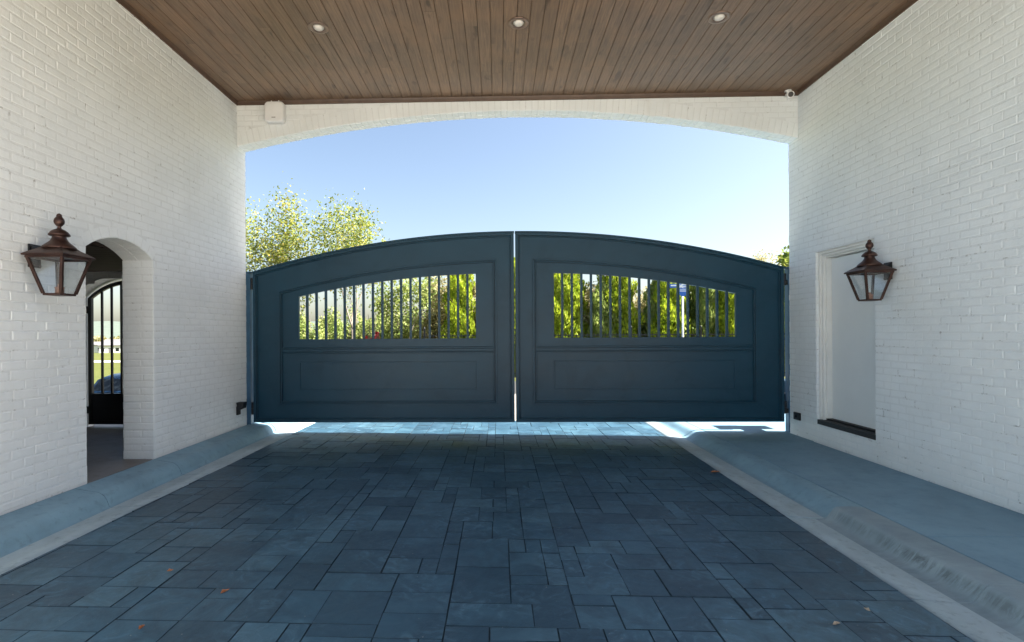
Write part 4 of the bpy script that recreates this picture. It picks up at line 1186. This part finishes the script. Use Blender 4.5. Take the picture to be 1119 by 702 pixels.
# olive and brown shrubs between and behind the conifers
GS = 'olive-brown shrubs behind the iron fence'
sA = make_shrub('tall_shrub', 'olive-brown twiggy shrub between the conifers behind the iron fence', 'shrub', GS, MT['leaf_o'], 4, 3.5, 1.35, 6500, .115, .55)
sB = make_shrub('tall_shrub', 'olive-brown twiggy shrub between the conifers behind the iron fence', 'shrub', GS, MT['leaf_o'], 6, 3.3, 1.45, 6500, .115, .75)
used = set()
for i, (cx, Y, k, sc) in enumerate(((522, 20.8, 0, 1.0), (540, 21.5, 1, 1.0), (588, 21.4, 0, 1.0), (641, 21.4, 1, 1.02), (650, 22.2, 0, .95), (691, 21.6, 0, 1.0), (703, 22.1, 1, 1.0), (713, 21.4, 1, .92), (750, 22.0, 0, 1.0), (800, 22.0, 1, .95), (826, 22.0, 0, .9), (606, 22.4, 1, 1.0), (632, 22.3, 0, 1.0), (672, 22.6, 1, 1.0), (726, 22.6, 0, 1.0), (738, 22.3, 1, .95), (764, 22.5, 0, .95), (776, 22.3, 1, .95), (788, 22.6, 0, .95), (505, 22.5, 1, 1.0), (494, 22.8, 0, .95))):
    src = sA if k == 0 else sB
    o = src if k not in used else copy_tree(src)
    used.add(k); place(o, px(cx, Y), Y, sc * 1.12, R.uniform(0, 6.28))
# low green bushes on the left
GB = 'green bushes beyond the left gate leaf'
bA = make_shrub('green_bush', 'rounded green bush beyond the bars of the left gate leaf', 'bush', GB, MT['leaf_g'], 9, 2.55, 1.5, 5200, .12, .62)
bB = make_shrub('green_bush', 'rounded green bush beyond the bars of the left gate leaf', 'bush', GB, MT['leaf_g'], 12, 2.65, 1.4, 5200, .12, .85)
used = set()
for i, (cx, Y, k, sc) in enumerate(((300, 27, 0, 1.05), (322, 30, 1, 1.0), (341, 27, 0, 1.06), (358, 25, 1, .98), (376, 22, 0, .96), (388, 23, 1, .92), (398, 24, 0, .84), (418, 22, 1, 1.02), (431, 24, 0, 1.0), (445, 22.5, 1, .96), (458, 25, 0, 1.05), (472, 27, 1, 1.0), (484, 23, 0, .9))):
    src = bA if k == 0 else bB
    o = src if k not in used else copy_tree(src)
    used.add(k); place(o, px(cx, Y), Y, sc * 1.16, R.uniform(0, 6.28))
o = make_shrub('flowering_shrub', 'red flowering shrub seen through the middle of the left barred window', 'shrub', None, MT['leaf_r'], 15, 2.55, .50, 1500, .10, .5)
place(o, px(407, 19.3), 19.3); o.location.z = -0.14

# iron fence in front of the conifers
root = empty('iron_fence', (0, FY, -0.14)); tag(root, 'low black iron picket fence in front of the conifer row', 'fence')
fx0, fx1 = px(464, FY), px(905, FY)
mb = MB(); x = fx0 + 0.06
while x < fx1:
    mb.box(x - .009, x + .009, -.009, .009, 0.08, 1.62); x += 0.125
pk = mb.build('pickets', MT['black'], root); pk['kind'] = 'stuff'
for z in (0.2, 1.35, 1.53):
    mb = MB(); mb.box(fx0, fx1, -.016, .016, z, z + .035); mb.build('rail', MT['black'], root)
x = fx0
while x < fx1 + .1:
    mb = MB(); mb.box(x - .03, x + .03, -.03, .03, 0, 1.80); mb.lathe([(.034, 0), (.038, .015), (.03, .04), (.004, .065)], (x, 0, 1.80), 10); mb.build('fence_post', MT['black'], root)
    x += 2.4

# blue sign on a white post
SY = 14.6
sx = px(744.6, SY)
root = empty('street_sign', (sx, SY, -0.075)); tag(root, 'blue and white sign on a white post beyond the right gate leaf', 'sign')
mb = MB(); mb.tube([(0, 0, 0), (0, 0, 2.80)], [0.026, 0.026], 14); mb.build('post', MT['signwhite'], root, smooth=True)
mb = MB(); mb.prism([(-.36, 2.79), (-.03, 2.79), (-.03, 2.90), (-.36, 2.90)], lambda u, w: V((u, -0.035, w)), V((0, 0.010, 0))); mb.build('name_board', MT['signblue'], root)
mb = MB(); mb.prism([(-.33, 2.835), (-.20, 2.835), (-.13, 2.855), (-.06, 2.855), (-.06, 2.875), (-.33, 2.870)], lambda u, w: V((u, -0.038, w)), V((0, 0.0025, 0))); mb.build('lettering', MT['signwhite'], root)
mb = MB(); mb.prism([(-.10, 2.62), (-.06, 2.565), (0, 2.545), (.06, 2.565), (.10, 2.62), (.11, 2.72), (.105, 2.79), (-.105, 2.79), (-.11, 2.72)], lambda u, w: V((u, -0.040, w)), V((0, 0.012, 0))); mb.build('shield_board', MT['signblue'], root)
mb = MB()
for z in (2.745, 2.715, 2.685): mb.box(-.09, .09, -.0435, -.0405, z, z + .011)
mb.build('lettering', MT['signwhite'], root)
mb = MB(); mb.prism([(-.13, 2.795), (.13, 2.795), (.13, 2.90), (-.025, 2.90)], lambda u, w: V((u, -0.040, w)), V((0, 0.010, 0))); mb.build('upper_board', MT['signwhite'], root)
mb = MB(); mb.box(-.01, .11, -.0435, -.0405, 2.80, 2.815); mb.box(-.01, .12, -.0435, -.0405, 2.84, 2.86); mb.build('blue_stripe', MT['signblue'], root)

# ================================================================ CAR, HOUSES
def make_car():
    root = empty('parked_car'); tag(root, 'dark blue car parked on lower ground beyond the small arched gate', 'car')
    # sections along the length: (y, half width, z_low, z_belt, z_roof, roof half width)
    prof = [(-2.25, .62, .42, .80), (-2.18, .78, .30, .90), (-1.6, .88, .22, .98), (0, .90, .20, .98), (1.2, .88, .22, .95), (1.95, .82, .26, .86), (2.2, .66, .36, .74)]
    mb = MB(); rows = []
    for y, w, zl, zh in prof:
        rows.append([(-w * .9, y, zl), (-w, y, zl + .12), (-w, y, zh - .16), (-w * .94, y, zh - .03), (-w * .7, y, zh), (w * .7, y, zh), (w * .94, y, zh - .03), (w, y, zh - .16), (w, y, zl + .12), (w * .9, y, zl)])
    m = 10; vv = [p for r in rows for p in r]
    ff = [(i * m + k, i * m + (k + 1) % m, (i + 1) * m + (k + 1) % m, (i + 1) * m + k) for i in range(len(rows) - 1) for k in range(m)]
    ff += [tuple(range(m))[::-1], tuple(range(m * (len(rows) - 1), m * len(rows)))]
    mb.add(vv, ff); mb.build('body', MT['carpaint'], root, bevel=0.03)
    cab = [(-2.08, .72, .93, .93), (-1.78, .70, .93, 1.36), (-1.2, .68, .95, 1.46), (-.1, .68, .95, 1.47), (.45, .66, .95, 1.40), (1.25, .70, .93, .95)]
    mb = MB(); rows = []
    for y, w, zl, zh in cab:
        t = (zh - zl); wt = w - .18 * t
        rows.append([(-w - .08, y, zl - .03), (-wt - .02, y, zl + t * .9), (-wt + .08, y, zh + .0), (wt - .08, y, zh), (wt + .02, y, zl + t * .9), (w + .08, y, zl - .03)])
    m = 6; vv = [p for r in rows for p in r]
    ff = [(i * m + k, i * m + (k + 1) % m, (i + 1) * m + (k + 1) % m, (i + 1) * m + k) for i in range(len(rows) - 1) for k in range(m)]
    mb.add(vv, ff); mb.build('roof', MT['carpaint'], root, smooth=True)
    def gp(pts, name='window', mat='cardark', off=(0, 0, 0)):
        mb = MB(); a = [V(p) for p in pts]; nrm = (a[1] - a[0]).cross(a[2] - a[0]).normalized() * .008
        n = len(a); mb.add([p + nrm for p in a] + [p - nrm * 3 for p in a], [tuple(range(n)), tuple(range(2 * n - 1, n - 1, -1))] + [(i, i + n, (i + 1) % n + n, (i + 1) % n) for i in range(n)])
        return mb.build(name, MT[mat], root)
    gp([(-.66, -2.04, .98), (.66, -2.04, .98), (.56, -1.80, 1.33), (-.56, -1.80, 1.33)])
    gp([(.66, 1.17, .985), (-.66, 1.17, .985), (-.53, .50, 1.375), (.53, .50, 1.375)])
    for s in (-1, 1):
        q = [(s * .775, -1.55, 1.00), (s * .775, -.15, 1.00), (s * .685, -.15, 1.40), (s * .690, -1.45, 1.37)]
        q2 = [(s * .775, -.05, 1.00), (s * .775, .95, .99), (s * .690, .42, 1.36), (s * .685, -.05, 1.40)]
        gp(q if s > 0 else q[::-1]); gp(q2 if s > 0 else q2[::-1])
        for y in (-1.38, 1.36):
            mb = MB(); mb.tube([(s * .74, y, .31), (s * .91, y, .31)], [.31, .31], 24); w = mb.build('wheel', MT['rubber'], root, bevel=.03)
            mb = MB(); mb.tube([(s * .905, y, .31), (s * .92, y, .31)], [.20, .19], 18); mb.build('rim', MT['rim'], w)
        mb = MB(); mb.box(min(s * .56, s * .80), max(s * .56, s * .80), -2.235, -2.10, .70, .86); mb.build('tail_light', MT['red'], root, bevel=.02)
        mb = MB(); mb.box(min(s * .50, s * .74), max(s * .50, s * .74), 2.02, 2.17, .60, .72); mb.build('headlight', MT['lens'], root, bevel=.02)
        mb = MB(); mb.box(min(s * .80, s * .98), max(s * .80, s * .98), .72, .80, 1.0, 1.12); mb.build('side_mirror', MT['carpaint'], root, bevel=.02)
    mb = MB(); mb.box(-.22, .22, -2.275, -2.24, .60, .72); mb.build('number_plate', MT['signwhite'], root)
    return root
car = make_car()
car.location = (-12.62, 18.6, terr(-12.62, 18.6) + 0.0); car.rotation_euler = (0, 0, rad(8))

def make_house(label, w, d, h, rh, rz, x, y):
    root = empty('house', (x, y, terr(x, y) - 0.3), rz); tag(root, label, 'house', 'white houses far beyond the small gate')
    mb = MB(); mb.box(-w / 2, w / 2, -d / 2, d / 2, 0, h); mb.build('wall', MT['housew'], root)
    e = .4; mb = MB()
    mb.prism([(-d / 2 - e, h - .15), (d / 2 + e, h - .15), (d / 2 + e, h + .05), (0, h + rh), (-d / 2 - e, h + .05)], lambda u, v: V((-w / 2 - e, u, v)), V((w + 2 * e, 0, 0)))
    mb.build('roof', MT['roofg'], root)
    for i in range(4):
        xx = -w / 2 + w * (i + .5) / 4
        mb = MB()
        if i == 1: mb.box(xx - .5, xx + .5, -d / 2 - .03, -d / 2 + .01, .2, 2.3); mb.build('door', MT['roofg'], root)
        else: mb.box(xx - .6, xx + .6, -d / 2 - .03, -d / 2 + .01, 1.0, 2.4); mb.build('window', MT['cardark'], root)
make_house('white gabled house far off, leftmost through the small gate bars', 11, 7, 3.6, 1.3, .1, -163, 212)
make_house('white gabled house far off, in the middle of the small gate bars', 12, 8, 4.4, 1.6, -.2, -160, 218)
make_house('white gabled house far off, rightmost through the small gate bars', 10, 7, 3.4, 1.3, .3, -152, 206)

# ---- far woods (one mass)
rr = random.Random(77)
mb = MB()
for k in range(700):
    Y = rr.uniform(225, 420); x = rr.uniform(-1.1, 1.0) * Y
    h = rr.uniform(5, 10); z0 = terr(x, Y); rad_ = rr.uniform(2.5, 4.5)
    if Y < 260 and -.85 < x / Y < -.62: continue
    tn = rr.random()
    for _ in range(46):
        d = V((rr.gauss(0, 1), rr.gauss(0, 1), rr.gauss(0, 1))).normalized() * rr.uniform(.6, 1)
        leaf_quad(mb, V((x + d.x * rad_, Y + d.y * rad_, z0 + h * .55 + d.z * h * .5)), 1.9, rr, min(1, max(0, tn + rr.gauss(0, .2))), asp=.9)
o = mb.build('far_woods', MT['leaf_o'], tone=True, fix=False); tag(o, 'hazy far off woodland on the horizon beyond the gates', 'woodland', kind='stuff')

# ---- fallen leaves on the drive
def fallen(x, y, size, rz, mat, label, i):
    mb = MB(); n = 9; pts = []
    for k in range(n):
        a = 2 * math.pi * k / n; r = size * (0.42 + 0.16 * math.cos(2 * a) + 0.10 * math.cos(5 * a + i))
        pts.append(V((math.cos(a) * r * 1.3, math.sin(a) * r * .8, .004 + .010 * abs(math.sin(a)) + .004 * math.cos(3 * a))))
    mb.add([V((0, 0, .002))] + pts + [V((0, 0, .0))] + [p - V((0, 0, .0012)) for p in pts], [(0, 1 + k, 1 + (k + 1) % n) for k in range(n)] + [(n + 1, n + 2 + (k + 1) % n, n + 2 + k) for k in range(n)] + [(1 + k, n + 2 + k, n + 2 + (k + 1) % n, 1 + (k + 1) % n) for k in range(n)])
    o = mb.build('fallen_leaf', MT[mat]); o.location = (x, y, zg(x) + .001); o.rotation_euler = (0, 0, rz)
    tag(o, label, 'leaf', 'fallen leaves on the pavers')
fallen(2.37, 5.83, .075, .2, 'deadleaf', 'orange fallen leaf at the paver edge by the right gutter', 0)
fallen(-1.60, 3.02, .035, .9, 'deadleaf', 'small orange fallen leaf on the pavers left of centre', 1)
fallen(-2.08, 3.27, .026, .3, 'deadleaf', 'tiny orange fallen leaf farther left on the pavers', 2)
fallen(-1.83, 2.64, .028, 1.6, 'deadleaf', 'tiny rust fallen leaf near the lower left of the pavers', 3)
fallen(1.76, 2.80, .034, .5, 'paleleaf', 'tan fallen leaf near the lower right pavers', 4)
fallen(2.02, 2.95, .022, 2.2, 'paleleaf', 'pale tan leaf scrap nearest the right kerb', 5)

# ================================================================ CAMERA, LIGHT
F = 575.0; W, H = 1119, 702
yaw, roll, ppx, ppy = 0.026346, -0.00585, 529.357, 363.535
c, s = math.cos(yaw), math.sin(yaw); cr_, sr_ = math.cos(roll), math.sin(roll)
right, fwd, up = V((c, s, 0)), V((-s, c, 0)), V((0, 0, 1))
rt = cr_ * right + sr_ * up; u2 = -sr_ * right + cr_ * up
cam = bpy.data.cameras.new('camera'); co = link(bpy.data.objects.new('camera', cam))
M = Matrix((( rt.x, u2.x, -fwd.x, 0), (rt.y, u2.y, -fwd.y, 0), (rt.z, u2.z, -fwd.z, EYE), (0, 0, 0, 1)))
co.matrix_world = M
cam.sensor_width = 36; cam.lens = 36 * F / W; cam.sensor_fit = 'HORIZONTAL'
cam.shift_x = (W / 2 - ppx) / W; cam.shift_y = (ppy - H / 2) / W
cam.clip_start = 0.05; cam.clip_end = 6000
scn.camera = co

SUN_AZ, SUN_EL = 91.0, 45.0
world = bpy.data.worlds.new('World'); scn.world = world; world.use_nodes = True
wn = world.node_tree; bg = wn.nodes['Background']
sky = wn.nodes.new('ShaderNodeTexSky'); sky.sky_type = 'NISHITA'; sky.sun_disc = False
sky.sun_elevation = rad(SUN_EL); sky.sun_rotation = rad(SUN_AZ); sky.air_density = 1.0; sky.dust_density = 2.3; sky.ozone_density = 0.0
wn.links.new(sky.outputs[0], bg.inputs[0]); bg.inputs[1].default_value = 0.05
sd = bpy.data.lights.new('sun', 'SUN'); sd.energy = 5.0; sd.angle = rad(0.5); sd.color = (1.0, 0.97, 0.92)
so = link(bpy.data.objects.new('sun', sd))
to_sun = V((math.sin(rad(SUN_AZ)) * math.cos(rad(SUN_EL)), math.cos(rad(SUN_AZ)) * math.cos(rad(SUN_EL)), math.sin(rad(SUN_EL))))
so.rotation_euler = to_sun.to_track_quat('Z', 'Y').to_euler(); so.location = (20, -20, 30)

vs = scn.view_settings
vs.view_transform = 'Standard'; vs.look = 'None'; vs.gamma = 1.0; vs.use_curve_mapping = False; vs.exposure = 2.38
scn.render.engine = 'CYCLES'
cy = scn.cycles
cy.max_bounces = 10; cy.diffuse_bounces = 7; cy.glossy_bounces = 4; cy.transmission_bounces = 6; cy.transparent_max_bounces = 12
cy.caustics_reflective = False; cy.caustics_refractive = False; cy.sample_clamp_indirect = 6.0
cy.use_denoising = True
